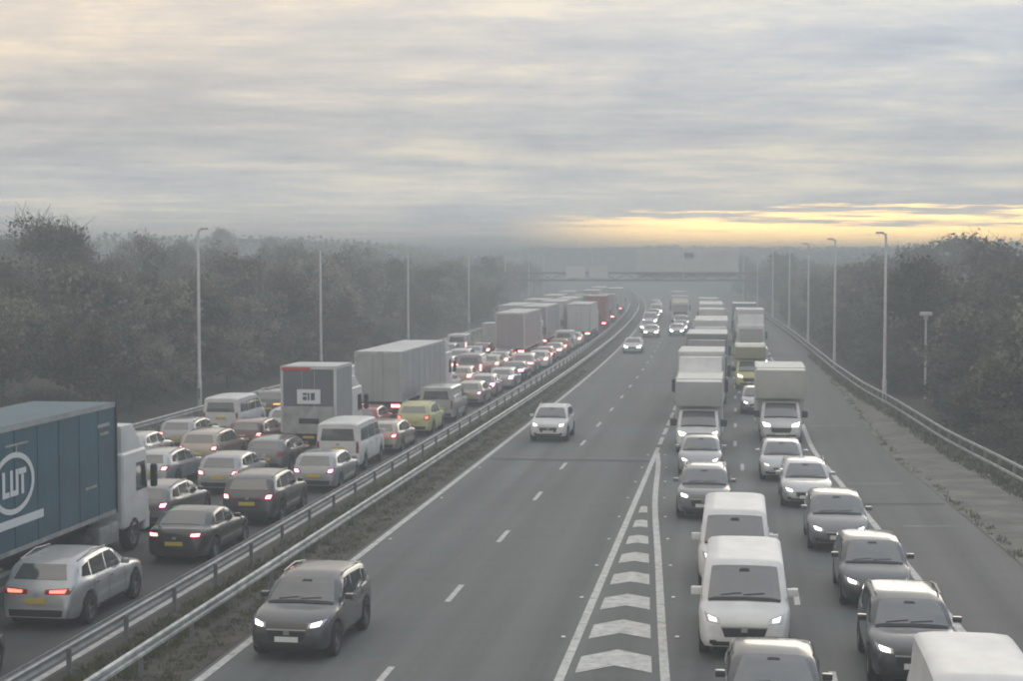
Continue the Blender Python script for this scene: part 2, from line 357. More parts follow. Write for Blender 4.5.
strip('right_carriageway', -0.22, lambda Y: edgeR(Y) + 0.02, 0.0, 'asphalt', cols=4)
strip('hard_shoulder', lambda Y: edgeR(Y) + 0.02, lambda Y: edgeR(Y) + 3.3, 0.004, 'asphalt_shoulder', cols=2)
strip('right_verge', lambda Y: edgeR(Y) + 3.3, lambda Y: edgeR(Y) + max(3.6, railR(Y) + 1.0), 0.02, 'verge', cols=3)
strip('left_carriageway', -16.9, -3.15, 0.0, 'asphalt_left', cols=4)
strip('left_verge', -19.6, -16.9, 0.012, 'verge', cols=2)
strip('central_reserve', -3.15, -0.22, 0.012, 'soil', cols=4)
# painted lines are parts of the road they lie on
RC = bpy.data.objects['right_carriageway']; LC = bpy.data.objects['left_carriageway']
ysl = [y for y in YS if y < 700]
wl = 0.10
strip('edge_line', -wl, wl, 0.009, 'road_paint', ysl, None, parent=RC)
strip('edge_line', lambda Y: edgeR(Y) - 0.11, lambda Y: edgeR(Y) + 0.11, 0.0105, 'road_paint', ysl, None, parent=RC)
strip('chevron_border', 7.45 - wl, 7.45 + wl, 0.009, 'road_paint', [y for y in YS if y <= 76], None, parent=RC)
strip('chevron_border', lambda Y: chevR(Y) - wl, lambda Y: chevR(Y) + wl, 0.0095, 'road_paint', [y for y in YS if y <= 74], None, parent=RC)
strip('edge_line', -16.55, -16.37, 0.009, 'road_paint', ysl, None, parent=LC)
strip('edge_line', -3.45, -3.27, 0.009, 'road_paint', ysl, None, parent=LC)
def dash_me(name, L, w):
    return pydata(name, [(-w, -L/2, 0), (w, -L/2, 0), (w, L/2, 0), (-w, L/2, 0)], [(0, 1, 2, 3)])
dme = dash_me('lane_dash', 2.2, 0.075)
def dashes(fo, y0, y1, step, parent, me=dme, name='lane_dash'):
    Y = y0
    while Y < y1:
        o = fo(Y) if callable(fo) else fo
        d = link(name, me, 'road_paint', parent); d.location = (eL(Y) + o, Y, 0.008); d.rotation_euler = (0, 0, -math.atan(slope(Y)))
        Y += step
dashes(3.75, 33.6 - 8.9, 420, 8.9, RC)
dashes(7.45, 79, 300, 4.45, RC, dash_me('lane_dash', 3.3, 0.1))
dashes(lambda Y: (chevR(Y) + edgeR(Y)) / 2, 33.2, 420, 8.9, RC)
for o in (-6.5, -9.65, -12.8): dashes(o, 33, 330, 8.9, LC)
# chevrons
for k in range(14):
    Y0 = 31.0 + k * 3.15
    a0, b0 = 7.45 + 0.27, chevR(Y0) - 0.27
    if b0 - a0 < 0.25: break
    wd = b0 - a0; up = 0.40 * wd; th = 1.45
    vv = []
    for (fx, dy) in ((0, 0), (0.5, up), (1, 0), (1, th), (0.5, up + th), (0, th)):
        Y = Y0 + dy; a, b = 7.45 + 0.27, chevR(Y) - 0.27; vv.append((eL(Y) + a + (b - a) * fx, Y, 0.0085))
    link('chevron', pydata('chevron', vv, [(0, 1, 4, 5), (1, 2, 3, 4)]), 'road_paint', RC)
# transverse joints and patches in the surfacing
mat('sealed_joint', (0.17, 0.175, 0.17), 0.8, var=0.3, vscale=2)
mat('dark_patch', (0.055, 0.057, 0.057), 0.85, var=0.25, vscale=1.5)
for (Y, o0, o1, dy, m_) in ((72.5, 0.3, 7.2, 0.28, 'sealed_joint'), (71.4, 0.3, 7.2, 0.5, 'dark_patch'), (118, 0.3, 14.3, 0.35, 'dark_patch'), (165, 0.3, 14.3, 0.5, 'sealed_joint')):
    link('surfacing_joint', pydata('surfacing_joint', [(eL(Y) + o0, Y, 0.006), (eL(Y) + o1, Y - 0.12 * (o1 - o0), 0.006), (eL(Y + dy) + o1, Y + dy - 0.12 * (o1 - o0), 0.006), (eL(Y + dy) + o0, Y + dy, 0.006)], [(0, 1, 2, 3)]), m_, RC)
HS = bpy.data.objects['hard_shoulder']
for (Y, dy, f0, f1, m_) in ((63.5, 0.35, 0.3, 2.4, 'sealed_joint'), (58.0, 0.45, 0.2, 3.1, 'dark_patch'), (53.2, 0.3, 0.9, 2.6, 'sealed_joint'), (86, 0.4, 0.4, 2.8, 'sealed_joint')):
    e = edgeR(Y)
    link('surfacing_joint', pydata('surfacing_joint', [(eL(Y) + e + f0, Y, 0.009), (eL(Y) + e + f1, Y, 0.009), (eL(Y + dy) + e + f1, Y + dy, 0.009), (eL(Y + dy) + e + f0, Y + dy, 0.009)], [(0, 1, 2, 3)]), m_, HS)
# reflective road studs beside the lines
smE = box_me('road_stud', -0.05, 0.05, -0.06, 0.06, 0, 0.025, bevel=0.012)
for fo, st in ((lambda Y: 7.45 - 0.32, 4.45), (lambda Y: chevR(Y) + 0.34, 4.45), (lambda Y: 0.3, 8.9)):
    Y = 33
    while Y < 75:
        d = link('road_stud', smE, 'plate_white', RC); d.location = (eL(Y) + fo(Y), Y, 0.004); Y += st

# ------------------------------------------------------------------ barriers
WB = [(0.0, -0.155), (0.03, -0.15), (0.075, -0.115), (0.075, -0.06), (0.01, -0.03), (0.0, 0.0), (0.01, 0.03), (0.075, 0.06), (0.075, 0.115), (0.03, 0.15), (0.0, 0.155)]
def sweep(name, fo, z, prof, y0, y1, step, side=1):
    v, f = [], []; ys = list(np.arange(y0, y1, step)); n = len(prof)
    for Y in ys:
        for (a, b) in prof: v.append((eL(Y) + fo(Y) + side * a, Y, z + b))
    for i in range(len(ys) - 1):
        for c in range(n - 1): f.append((i * n + c, i * n + c + 1, (i + 1) * n + c + 1, (i + 1) * n + c))
    return pydata(name, v, f, 50)
BOXB = [(0.0, -0.045), (0.07, -0.045), (0.07, 0.045), (0.0, 0.045), (0.0, -0.045)]
post_me = box_me('post', -0.05, 0.05, -0.03, 0.03, 0, 0.62)
post2_me = box_me('post', -0.06, 0.06, -0.04, 0.04, -0.9, 1.0)
def barrier(label, fo, beams, y0, y1, pstep, side, m_, pm, pz=0.0, poff=0.0, cap=None):
    root = empty('crash_barrier', (0, 0, 0)); tag(root, label, 'crash barrier')
    for (z, prof) in beams: link('beam', sweep('beam', fo, z, prof, y0, y1, 3.2, side), m_, root)
    Y = y0 + 1
    k = 0
    while Y < min(y1, 330) and k < 145:
        p = link('post', pm, 'galv_dark', root); p.location = (eL(Y) + fo(Y) + poff, Y, pz); Y += pstep; k += 1
    return root
barrier('pale steel crash barrier along the median beside the clear lanes', lambda Y: -1.25, [(0.60, [(0.0, -0.135), (0.07, -0.11), (0.07, -0.05), (0.0, -0.01), (0.0, 0.01), (0.07, 0.05), (0.07, 0.11), (0.0, 0.135)])], 20, 560, 3.2, 1, 'galv_light', post_me, 0.0, -0.05)
barrier('thinner grey crash barrier along the median beside the queue driving away', lambda Y: -2.85, [(0.60, WB)], 20, 560, 3.2, -1, 'galv', post_me, 0.0, 0.06)
barrier('two-rail steel barrier along the right verge in front of the dark trees', lambda Y: edgeR(Y) + railR(Y), [(0.96, BOXB), (0.52, BOXB)], 40, 560, 2.4, -1, 'galv_light', post2_me, 0.0, 0.07)
barrier('grey crash barrier along the left verge at the foot of the tree bank', lambda Y: -18.4, [(0.60, WB)], 50, 560, 3.2, 1, 'galv', post_me, 0.0, -0.06)

# ------------------------------------------------------------------ lamp columns
def lathe(bm, prof, n=10):
    rings = []
    for (r, z) in prof: rings.append([bm.verts.new((r * math.cos(2 * math.pi * k / n), r * math.sin(2 * math.pi * k / n), z)) for k in range(n)])
    for a, b in zip(rings, rings[1:]):
        for k in range(n): bm.faces.new((a[k], a[(k + 1) % n], b[(k + 1) % n], b[k]))
    bm.faces.new(rings[0][::-1]); bm.faces.new(rings[-1])
bm = bmesh.new(); lathe(bm, [(0.14, 0), (0.14, 1.5), (0.105, 1.6), (0.10, 4), (0.075, 10.3), (0.05, 10.5)]); col_me = bm_mesh('column', bm, 40)
bm = bmesh.new(); tube(bm, (0, 0, 10.3), (0.12, 0, 10.48), 0.045, 0.04); tube(bm, (0.12, 0, 10.48), (0.3, 0, 10.52), 0.04, 0.04); arm_me = bm_mesh('bracket_arm', bm, 40)
bm = bmesh.new(); add_box(bm, 0.14, 0.62, -0.13, 0.13, 10.48, 10.61, bevel=0.05, seg=2); lan_me = bm_mesh('lantern', bm, 40)
door_me = box_me('inspection_door', -0.06, 0.06, -0.152, -0.13, 0.5, 1.1)
def lamp(X, Y, side, label, z=0.0, hs=1.0):
    r = empty('lamp_post', (X, Y, z), 0 if side > 0 else math.pi); tag(r, label, 'lamp post', 'motorway lamp posts'); r.scale = (1, 1, hs)
    link('column', col_me, 'lamp_post', r); link('bracket_arm', arm_me, 'lamp_post', r); link('lantern', lan_me, 'lantern', r); link('inspection_door', door_me, 'galv_dark', r)
LW = ['nearest', 'second', 'third', 'fourth', 'fifth', 'sixth', 'seventh']
for k, Y in enumerate((97, 126, 162, 205, 248, 292, 336)):
    lamp(eL(Y) - 20.8, Y, 1, '%s tall grey lamp post along the left tree bank' % LW[k], ground_z(-20.8, Y, eL(Y) - 20.8), 1.0 if k == 0 else 0.9)
for k, Y in enumerate((100.5, 129, 161, 195, 232, 272, 314)):
    o = edgeR(Y) + railR(Y) + (0.75, 0.35, 0.3, 0.3, 0.3, 0.3, 0.3)[k]
    lamp(eL(Y) + o, Y, -1, '%s tall grey lamp post behind the right verge barrier' % LW[k], -0.1)
# slim camera post among the right-hand trees
r = empty('camera_post', (26.2, 103.5, -0.6)); tag(r, 'short slim pole with a pale head among the right-hand trees', 'pole')
bm = bmesh.new(); lathe(bm, [(0.09, 0), (0.08, 3), (0.06, 6.0)], 8); link('pole', bm_mesh('pole', bm, 40), 'lamp_post', r)
link('head', box_me('head', -0.36, 0.36, -0.2, 0.2, 5.85, 6.1, bevel=0.07, seg=2), 'roof_light', r)
link('bracket', box_me('bracket', -0.1, 0.1, -0.1, 0.1, 5.6, 5.86), 'lamp_post', r)

# ------------------------------------------------------------------ sign gantry across both carriageways
GY = 246.0
gx = eL(GY); r = empty('sign_gantry', (gx, GY, 0), -math.atan(slope(GY))); tag(r, 'grey steel sign gantry spanning the motorway in the haze', 'gantry')
xl, xr = -20.5, edgeR(GY) + 4.2
for x in (xl, xr): link('gantry_leg', box_me('gantry_leg', x - 0.3, x + 0.3, -0.4, 0.4, -0.3, 7.1, bevel=0.03), 'gantry_steel', r)
for z in (5.85, 6.95): link('truss_chord', box_me('truss_chord', xl, xr, -0.5, -0.3, z - 0.13, z + 0.13), 'gantry_steel', r); link('truss_chord', box_me('truss_chord', xl, xr, 0.3, 0.5, z - 0.13, z + 0.13), 'gantry_steel', r)
bm = bmesh.new(); tube(bm, (0, -0.4, 5.95), (1.6, -0.4, 6.85), 0.06, 0.06, 6); d_me = bm_mesh('truss_brace', bm)
bm = bmesh.new(); tube(bm, (0, -0.4, 6.85), (1.6, -0.4, 5.95), 0.06, 0.06, 6); d2_me = bm_mesh('truss_brace', bm)
k = 0; x = xl + 0.4
while x < xr - 1.8:
    b = link('truss_brace', d_me if k % 2 == 0 else d2_me, 'gantry_steel', r); b.location = (x, 0, 0); x += 1.6; k += 1
link('walkway', box_me('walkway', xl + 1, xr - 1, 0.5, 1.2, 5.75, 5.83), 'gantry_steel', r)
sm = link('sign_board', box_me('sign_board', -0.9, 6.0, 0.62, 0.72, 6.1, 10.5, bevel=0.02), 'sign_back', r)
sm2 = link('sign_board', box_me('sign_board', 6.25, 14.3, 0.62, 0.72, 6.1, 10.5, bevel=0.02), 'sign_back', r)
for o_, xs in ((sm, (0.3, 2.6, 4.9)), (sm2, (7.6, 10.2, 12.8))):
    for x in xs: link('stiffener', box_me('stiffener', x - 0.06, x + 0.06, 0.52, 0.62, 6.0, 10.3), 'sign_back', o_)
for z in (7.2, 8.5, 9.7):
    link('stiffener', box_me('stiffener', -0.85, 5.95, 0.57, 0.63, z - 0.04, z + 0.04), 'sign_back', sm); link('stiffener', box_me('stiffener', 6.3, 14.25, 0.57, 0.63, z - 0.04, z + 0.04), 'sign_back', sm2)
link('camera_box', box_me('camera_box', 6.2, 7.6, 0.2, 0.6, 9.4, 10.0, bevel=0.05), 'gantry_steel', r)
link('matrix_sign', box_me('matrix_sign', -11.5, -8.6, -0.72, -0.5, 6.2, 7.9, bevel=0.03), 'sign_back', r)
link('matrix_sign', box_me('matrix_sign', -8.0, -5.2, -0.72, -0.5, 6.2, 7.9, bevel=0.03), 'sign_back', r)

# ------------------------------------------------------------------ vehicles: cars and vans are lofted bodies with conforming panels
class Loft:
    def __init__(s, name, L, top, belt, width, wheels, wr, sill=0.24, tum=0.27, low=None):
        s.L, s.wheels, s.wr = L, wheels, wr
        s.T, s.B, s.Wd = pchip(top), pchip(belt), pchip(width); s.wmax = max(p[1] for p in width); s.sill = sill
        ar = wr + 0.055
        ts = set(np.round(np.linspace(0, L, 46), 4)) | {round(p[0], 4) for p in top} | {0.03, 0.07, L - 0.03, L - 0.07}
        for c in wheels: ts |= set(np.round(c + ar * np.cos(np.linspace(0, math.pi, 13)), 4))
        ts = sorted(t for t in ts if 0 <= t <= L)
        ts = [t for i, t in enumerate(ts) if i == 0 or t - ts[i - 1] > 0.004]
        V, F = [], []
        for t in ts:
            w, zt = s.Wd(t), s.T(t); zb = min(s.B(t), zt - 0.012); zl = sill + 0.05 * (1 - min(1, min(t, L - t) / 0.25))
            for c in wheels:
                if abs(t - c) < ar: zl = max(zl, wr + math.sqrt(max(0, ar * ar - (t - c) ** 2)))
            zl = min(zl, zb - 0.06)
            g = zt - zb; k = sst(0.08, 0.26, g); hb = zb - zl
            def mx(a, b): return (a[0] + (b[0] - a[0]) * k, a[1] + (b[1] - a[1]) * k)
            re = w * 0.94 - tum * g
            P = [(w * 0.92, zl), (w * 0.98, zl + hb * 0.15), (w, zl + hb * 0.5), (w * 0.99, zl + hb * 0.82), (w * 0.955, zb),
                 mx((w * 0.92, zb + g * 0.3), (w * 0.935 - tum * 0.1 * g, zb + g * 0.1)),
                 mx((w * 0.84, zb + g * 0.62), (re + 0.03, zt - 0.10)),
                 mx((w * 0.70, zb + g * 0.84), (re - 0.05, zt - 0.035)),
                 mx((w * 0.42, zt - 0.01), (re * 0.62, zt - 0.006)), (0.0, zt)]
            for (y, z) in P: V.append((L / 2 - t, y, z))
            for (y, z) in P[-2::-1]: V.append((L / 2 - t, -y, z))
        n = 19
        for i in range(len(ts) - 1):
            for c in range(n): F.append((i * n + c, (i + 1) * n + c, (i + 1) * n + (c + 1) % n, i * n + (c + 1) % n))
        F.append(tuple(range(n))); F.append(tuple((len(ts) - 1) * n + c for c in range(n - 1, -1, -1)))
        s.me = pydata(name, V, F, 38)
        s.bvh = BVHTree.FromPolygons([Vector(p) for p in V], F)
    def patch(s, name, view, q, n=(8, 5), off=0.008):
        """grid over the quad q (four corners in the view plane), dropped on to the body"""
        L = s.L; V, F, ok = [], [], {}
        for i in range(n[0] + 1):
            for j in range(n[1] + 1):
                a, b = i / n[0], j / n[1]
                p = [(1-a)*(1-b)*q[0][k] + a*(1-b)*q[1][k] + a*b*q[2][k] + (1-a)*b*q[3][k] for k in (0, 1)]
                if view == 'front': o, d = Vector((6, p[0], p[1])), Vector((-1, 0, 0))
                elif view == 'rear': o, d = Vector((-6, p[0], p[1])), Vector((1, 0, 0))
                elif view == 'left': o, d = Vector((L / 2 - p[0], 4, p[1])), Vector((0, -1, 0))
                elif view == 'right': o, d = Vector((L / 2 - p[0], -4, p[1])), Vector((0, 1, 0))
                else: o, d = Vector((L / 2 - p[0], p[1], 6)), Vector((0, 0, -1))
                h = s.bvh.ray_cast(o, d)
                if h[0] is None: continue
                nn_ = h[1] if h[1].dot(d) < 0 else -h[1]
                ok[i, j] = len(V); V.append(h[0] + (nn_ * 0.7 - d * 0.5) * off)
        for i in range(n[0]):
            for j in range(n[1]):
                ids = [ok.get(x) for x in ((i, j), (i + 1, j), (i + 1, j + 1), (i, j + 1))]
                if None not in ids: F.append(ids)
        if not F: return None
        me = pydata(name, V, F); bm = bmesh.new(); bm.from_mesh(me); bmesh.ops.recalc_face_normals(bm, faces=bm.faces)
        d0 = {'front': (1, 0, 0), 'rear': (-1, 0, 0), 'left': (0, 1, 0), 'right': (0, -1, 0), 'top': (0, 0, 1)}[view]
        if sum(f_.normal.dot(Vector(d0)) for f_ in bm.faces) < 0: bmesh.ops.reverse_faces(bm, faces=bm.faces)
        bm.to_mesh(me); bm.free(); me.polygons.foreach_set('use_smooth', [True] * len(me.polygons)); return me

def wheel_meshes(r, w, spokes=6):
    bm = bmesh.new(); ring = [(r * 0.66, -w/2), (r * 0.94, -w/2), (r, -w * 0.34), (r, w * 0.34), (r * 0.94, w/2), (r * 0.66, w/2), (r * 0.60, 0)]
    n = 22; rr = []
    for (a, b) in ring: rr.append([bm.verts.new((a * math.cos(2*math.pi*k/n), b, a * math.sin(2*math.pi*k/n))) for k in range(n)])
    for i in range(len(rr)):
        a, b = rr[i], rr[(i + 1) % len(rr)]
        for k in range(n): bm.faces.new((a[k], a[(k+1) % n], b[(k+1) % n], b[k]))
    ty = bm_mesh('tyre', bm, 40)
    bm = bmesh.new()
    m = Matrix.Rotation(math.pi / 2, 4, 'X')
    bmesh.ops.create_cone(bm, cap_ends=True, segments=14, radius1=r * 0.16, radius2=r * 0.16, depth=w * 0.72, matrix=m)
    for k in range(spokes):
        a = 2 * math.pi * k / spokes
        mm = Matrix.Rotation(a, 4, 'Y') @ Matrix.Translation((r * 0.38, 0, 0)) @ Matrix.Diagonal((r * 0.58, w * 0.55, r * 0.15, 1))
        bmesh.ops.create_cube(bm, size=1, matrix=mm)
    rg = []
    for (a, b) in ((r * 0.69, -w * 0.46), (r * 0.69, w * 0.46), (r * 0.61, w * 0.46), (r * 0.61, -w * 0.46)): rg.append([bm.verts.new((a * math.cos(2*math.pi*k/n), b, a * math.sin(2*math.pi*k/n))) for k in range(n)])
    for i in range(4):
        for k in range(n): bm.faces.new((rg[i][k], rg[i][(k+1) % n], rg[(i+1) % 4][(k+1) % n], rg[(i+1) % 4][k]))
    rim = bm_mesh('rim', bm, 40)
    return ty, rim
WHEEL = {k: wheel_meshes(*v) for k, v in dict(car=(0.325, 0.22, 10), suv=(0.37, 0.25, 5), van=(0.34, 0.22, 8), truck=(0.50, 0.30, 8), twin=(0.50, 0.56, 8)).items()}
def mirror_mesh(nm, big=1.0):
    bm = bmesh.new(); add_box(bm, -0.09 * big, 0.07 * big, -0.11 * big, 0.11 * big, -0.075 * big, 0.085 * big, bevel=0.04 * big, seg=2); return bm_mesh(nm, bm, 50)
MIRROR = mirror_mesh('mirror'); MIRROR_V = mirror_mesh('mirror', 1.35)

TYPES = {}
def define(key, L, top, belt, width, wheels, wk, ws, rw, sides, head, tail, grille, intake, fplate, rplate, sill=0.24, tum=0.27, rview='rear', mir=None, rails=False, cowl=True):
    wr = {'car': 0.325, 'suv': 0.37, 'van': 0.34}[wk]
    lo = Loft('body', L, top, belt, width, wheels, wr, sill, tum); w = lo.wmax
    P = []      # (part name, mesh, slot)
    P.append(('windscreen', lo.patch('windscreen', 'top', [(ws[0], -ws[2]), (ws[0], ws[2]), (ws[1], ws[3]), (ws[1], -ws[3])], (10, 8)), 'glass'))
    if cowl: P.append(('wiper_cowl', lo.patch('wiper_cowl', 'top', [(ws[0] - 0.10, -ws[2] + 0.02), (ws[0] - 0.10, ws[2] - 0.02), (ws[0] - 0.01, ws[2]), (ws[0] - 0.01, -ws[2])], (10, 2), 0.012), 'trim'))
    if rw:
        if rview == 'rear': P.append(('rear_window', lo.patch('rear_window', 'rear', [(-rw[2], rw[0]), (rw[2], rw[0]), (rw[3], rw[1]), (-rw[3], rw[1])], (10, 6)), 'glass'))
        else: P.append(('rear_window', lo.patch('rear_window', 'top', [(rw[0], -rw[2]), (rw[0], rw[2]), (rw[1], rw[3]), (rw[1], -rw[3])], (10, 6)), 'glass'))
    for q in sides:
        for vw in ('left', 'right'): P.append(('side_window', lo.patch('side_window', vw, q, (6, 4)), 'glass'))
    for s_ in (1, -1):
        def inner(q, k=0.55, kz=0.6):
            ca, cb = sum(p[0] for p in q) / 4, sum(p[1] for p in q) / 4
            return [(s_ * (ca + (a - ca) * k), cb + (b - cb) * kz) for a, b in q]
        P.append(('headlight', lo.patch('headlight', 'front', [(s_ * a, b) for a, b in head], (7, 5), 0.012), 'head'))
        P.append(('headlight>bulb', lo.patch('bulb', 'front', inner(head), (5, 4), 0.024), 'headbulb'))
        P.append(('tail_light', lo.patch('tail_light', 'rear', [(s_ * a, b) for a, b in tail], (6, 4), 0.012), 'tail'))
        P.append(('tail_light>bulb', lo.patch('bulb', 'rear', inner(tail, 0.62, 0.55), (5, 4), 0.024), 'tailbulb'))
        P.append(('+fog_light', lo.patch('fog_light', 'front', [(s_ * w * .60, sill + .10), (s_ * w * .74, sill + .10), (s_ * w * .74, sill + .19), (s_ * w * .60, sill + .19)], (3, 2), 0.014), 'trim'))
        vw = 'left' if s_ > 0 else 'right'; bz = lo.B(L / 2)
        seams = [sides[0][0][0] - .12, sides[0][1][0] + .04] + ([sides[1][1][0] + .06] if len(sides) > 1 else [3.3])
        for t in seams: P.append(('+door_seam', lo.patch('door_seam', vw, [(t - .009, sill + .12), (t + .009, sill + .12), (t + .009, bz - .02), (t - .009, bz - .02)], (1, 7), 0.004), 'trim'))
        for t in seams[1:]: P.append(('+door_handle', lo.patch('door_handle', vw, [(t - .25, bz - .13), (t - .07, bz - .13), (t - .07, bz - .095), (t - .25, bz - .095)], (2, 1), 0.03), 'rim_dark'))
        P.append(('+sill_trim', lo.patch('sill_trim', vw, [(wheels[0] + wr + .1, sill + .015), (wheels[1] - wr - .1, sill + .015), (wheels[1] - wr - .1, sill + .09), (wheels[0] + wr + .1, sill + .09)], (8, 2), 0.01), 'trim'))
        P.append(('+wiper', lo.patch('wiper', 'top', [(ws[0] + .015, -.52 + (.50 if s_ > 0 else 0)), (ws[0] + .032, -.52 + (.50 if s_ > 0 else 0)), (ws[0] + .072, -.06 + (.50 if s_ > 0 else 0)), (ws[0] + .055, -.06 + (.50 if s_ > 0 else 0))], (1, 5), 0.02), 'trim'))
    if grille:
        P.append(('+grille_bar', lo.patch('grille_bar', 'front', [(-grille[1], grille[3] - .03), (grille[1], grille[3] - .03), (grille[1], grille[3]), (-grille[1], grille[3])], (8, 1), 0.016), 'rim'))
        gz = (grille[2] + grille[3]) / 2 + .04
        P.append(('+badge', lo.patch('badge', 'front', [(-.07, gz - .045), (.07, gz - .045), (.06, gz + .045), (-.06, gz + .045)], (2, 2), 0.022), 'rim'))
    P.append(('+rear_badge', lo.patch('rear_badge', 'rear', [(-.06, rplate + .12), (.06, rplate + .12), (.05, rplate + .19), (-.05, rplate + .19)], (2, 2), 0.014), 'rim'))
    P.append(('+cabin_mirror', lo.patch('cabin_mirror', 'top', [(ws[1] - .16, -.12), (ws[1] - .16, .12), (ws[1] - .09, .10), (ws[1] - .09, -.10)], (2, 1), 0.012), 'trim'))
    if grille: P.append(('grille', lo.patch('grille', 'front', [(-grille[0], grille[2]), (grille[0], grille[2]), (grille[1], grille[3]), (-grille[1], grille[3])], (8, 3)), 'trim'))
    if intake: P.append(('bumper_intake', lo.patch('bumper_intake', 'front', [(-intake[0], intake[2]), (intake[0], intake[2]), (intake[1], intake[3]), (-intake[1], intake[3])], (10, 3)), 'trim'))
    P.append(('rear_bumper_trim', lo.patch('rear_bumper_trim', 'rear', [(-w * 0.8, sill + 0.08), (w * 0.8, sill + 0.08), (w * 0.84, sill + 0.24), (-w * 0.84, sill + 0.24)], (10, 3)), 'trim'))
    fx = L / 2
    def flat(nm, x, z, hw, hh, d): return box_me(nm, x - 0.012, x + 0.012, -hw, hw, z - hh, z + hh)
    def surf(view, z):
        h = lo.bvh.ray_cast(Vector((6 if view == 'front' else -6, 0, z)), Vector((-1 if view == 'front' else 1, 0, 0)))
        return h[0].x
    P.append(('front_plate', flat('front_plate', surf('front', fplate) + 0.02, fplate, 0.26, 0.056, 1), 'plate_white'))
    P.append(('rear_plate', flat('rear_plate', surf('rear', rplate) - 0.02, rplate, 0.26, 0.056, -1), 'plate_yellow'))
    P.append(('underbody', boxes_me('underbody', [(-L / 2 + 0.35, L / 2 - 0.35, -w * 0.66, w * 0.66, 0.17, sill + 0.2)]), 'chassis'))
    if rails:
        for s_ in (1, -1):
            t0, t1 = rails; z = lo.T((t0 + t1) / 2)
            yy = s_ * rails_y(lo, (t0 + t1) / 2)
            bm = bmesh.new(); tube(bm, (L/2 - t0, yy, lo.T(t0) - 0.0), (L/2 - (t0 + t1) / 2, yy, z + 0.03), 0.018, 0.018, 6); tube(bm, (L/2 - (t0 + t1) / 2, yy, z + 0.03), (L/2 - t1, yy, lo.T(t1) - 0.02), 0.018, 0.018, 6)
            P.append(('roof_rail', bm_mesh('roof_rail', bm), 'rim'))
    TYPES[key] = dict(L=L, w=w, body=lo.me, parts=[p for p in P if p[1] is not None], wheels=[(L / 2 - c, w) for c in wheels], wk=wk, wr=wr, mir=mir, lo=lo)
def rails_y(lo, t):
    g = lo.T(t) - lo.B(t); return lo.Wd(t) * 0.94 - 0.27 * g - 0.04

define('hatch', 4.3, [(0, .58), (.05, .68), (.45, .85), (1.05, .97), (1.45, 1.20), (1.9, 1.41), (2.45, 1.47), (3.3, 1.44), (3.8, 1.36), (4.08, 1.08), (4.2, .92), (4.28, .75), (4.3, .55)],
       [(0, .5), (.25, .68), (1.0, .90), (2.5, .95), (3.9, 1.0), (4.15, .92), (4.3, .5)], [(0, .60), (.10, .74), (.4, .85), (1.1, .895), (3.4, .895), (3.95, .86), (4.2, .79), (4.3, .70)],
       (.84, 3.42), 'car', (1.14, 1.86, .72, .56), (1.02, 1.34, .60, .50), [[(1.62, .99), (2.42, 1.0), (2.42, 1.36), (2.02, 1.36)], [(2.50, 1.0), (3.25, 1.02), (3.30, 1.34), (2.50, 1.36)], [(3.34, 1.04), (3.7, 1.08), (3.62, 1.28), (3.38, 1.33)]],
       [(.44, .60), (.72, .64), (.80, .76), (.46, .68)], [(.48, .74), (.74, .74), (.80, .94), (.56, .92)], (.34, .38, .50, .60), (.52, .56, .28, .40), .45, .66, mir=(1.62, 1.0))
define('saloon', 4.85, [(0, .56), (.06, .66), (.55, .82), (1.35, .95), (1.8, 1.17), (2.25, 1.36), (2.85, 1.43), (3.5, 1.38), (4.0, 1.19), (4.3, 1.06), (4.66, 1.03), (4.78, .90), (4.85, .55)],
       [(0, .48), (.3, .66), (1.2, .87), (2.6, .93), (4.2, .98), (4.65, .94), (4.85, .5)], [(0, .58), (.12, .74), (.5, .86), (1.3, .92), (3.6, .92), (4.3, .88), (4.7, .80), (4.85, .70)],
       (.88, 3.75), 'car', (1.46, 2.2, .75, .56), (3.55, 4.2, .56, .70), [[(1.95, .96), (2.75, .97), (2.75, 1.33), (2.38, 1.32)], [(2.83, .97), (3.55, .99), (3.50, 1.28), (2.83, 1.33)], [(3.62, 1.0), (3.95, 1.02), (3.72, 1.20), (3.60, 1.24)]],
       [(.42, .58), (.74, .62), (.82, .74), (.46, .66)], [(.40, .80), (.78, .80), (.82, .94), (.44, .92)], (.36, .40, .40, .62), (.58, .62, .27, .37), .43, .62, rview='top', mir=(1.95, .97))
define('suv', 4.9, [(0, .70), (.05, .86), (.5, 1.00), (1.25, 1.08), (1.65, 1.32), (2.1, 1.56), (2.7, 1.66), (3.8, 1.62), (4.3, 1.52), (4.6, 1.20), (4.72, 1.08), (4.86, .90), (4.9, .6)],
       [(0, .6), (.3, .84), (1.2, 1.02), (2.6, 1.06), (4.4, 1.12), (4.7, 1.04), (4.9, .55)], [(0, .66), (.10, .80), (.45, .92), (1.3, .965), (3.8, .965), (4.4, .93), (4.75, .85), (4.9, .76)],
       (.92, 3.88), 'suv', (1.36, 2.08, .78, .60), (1.18, 1.50, .66, .54), [[(1.82, 1.10), (2.72, 1.11), (2.72, 1.53), (2.25, 1.52)], [(2.80, 1.11), (3.62, 1.13), (3.66, 1.50), (2.80, 1.53)], [(3.74, 1.15), (4.2, 1.2), (4.08, 1.42), (3.74, 1.48)]],
       [(.48, .76), (.80, .80), (.86, .91), (.50, .85)], [(.22, .88), (.80, .88), (.86, 1.02), (.22, .98)], (.40, .48, .46, .74), (.62, .70, .30, .42), .50, .72, sill=.28, mir=(1.85, 1.10), rails=(2.4, 4.1))
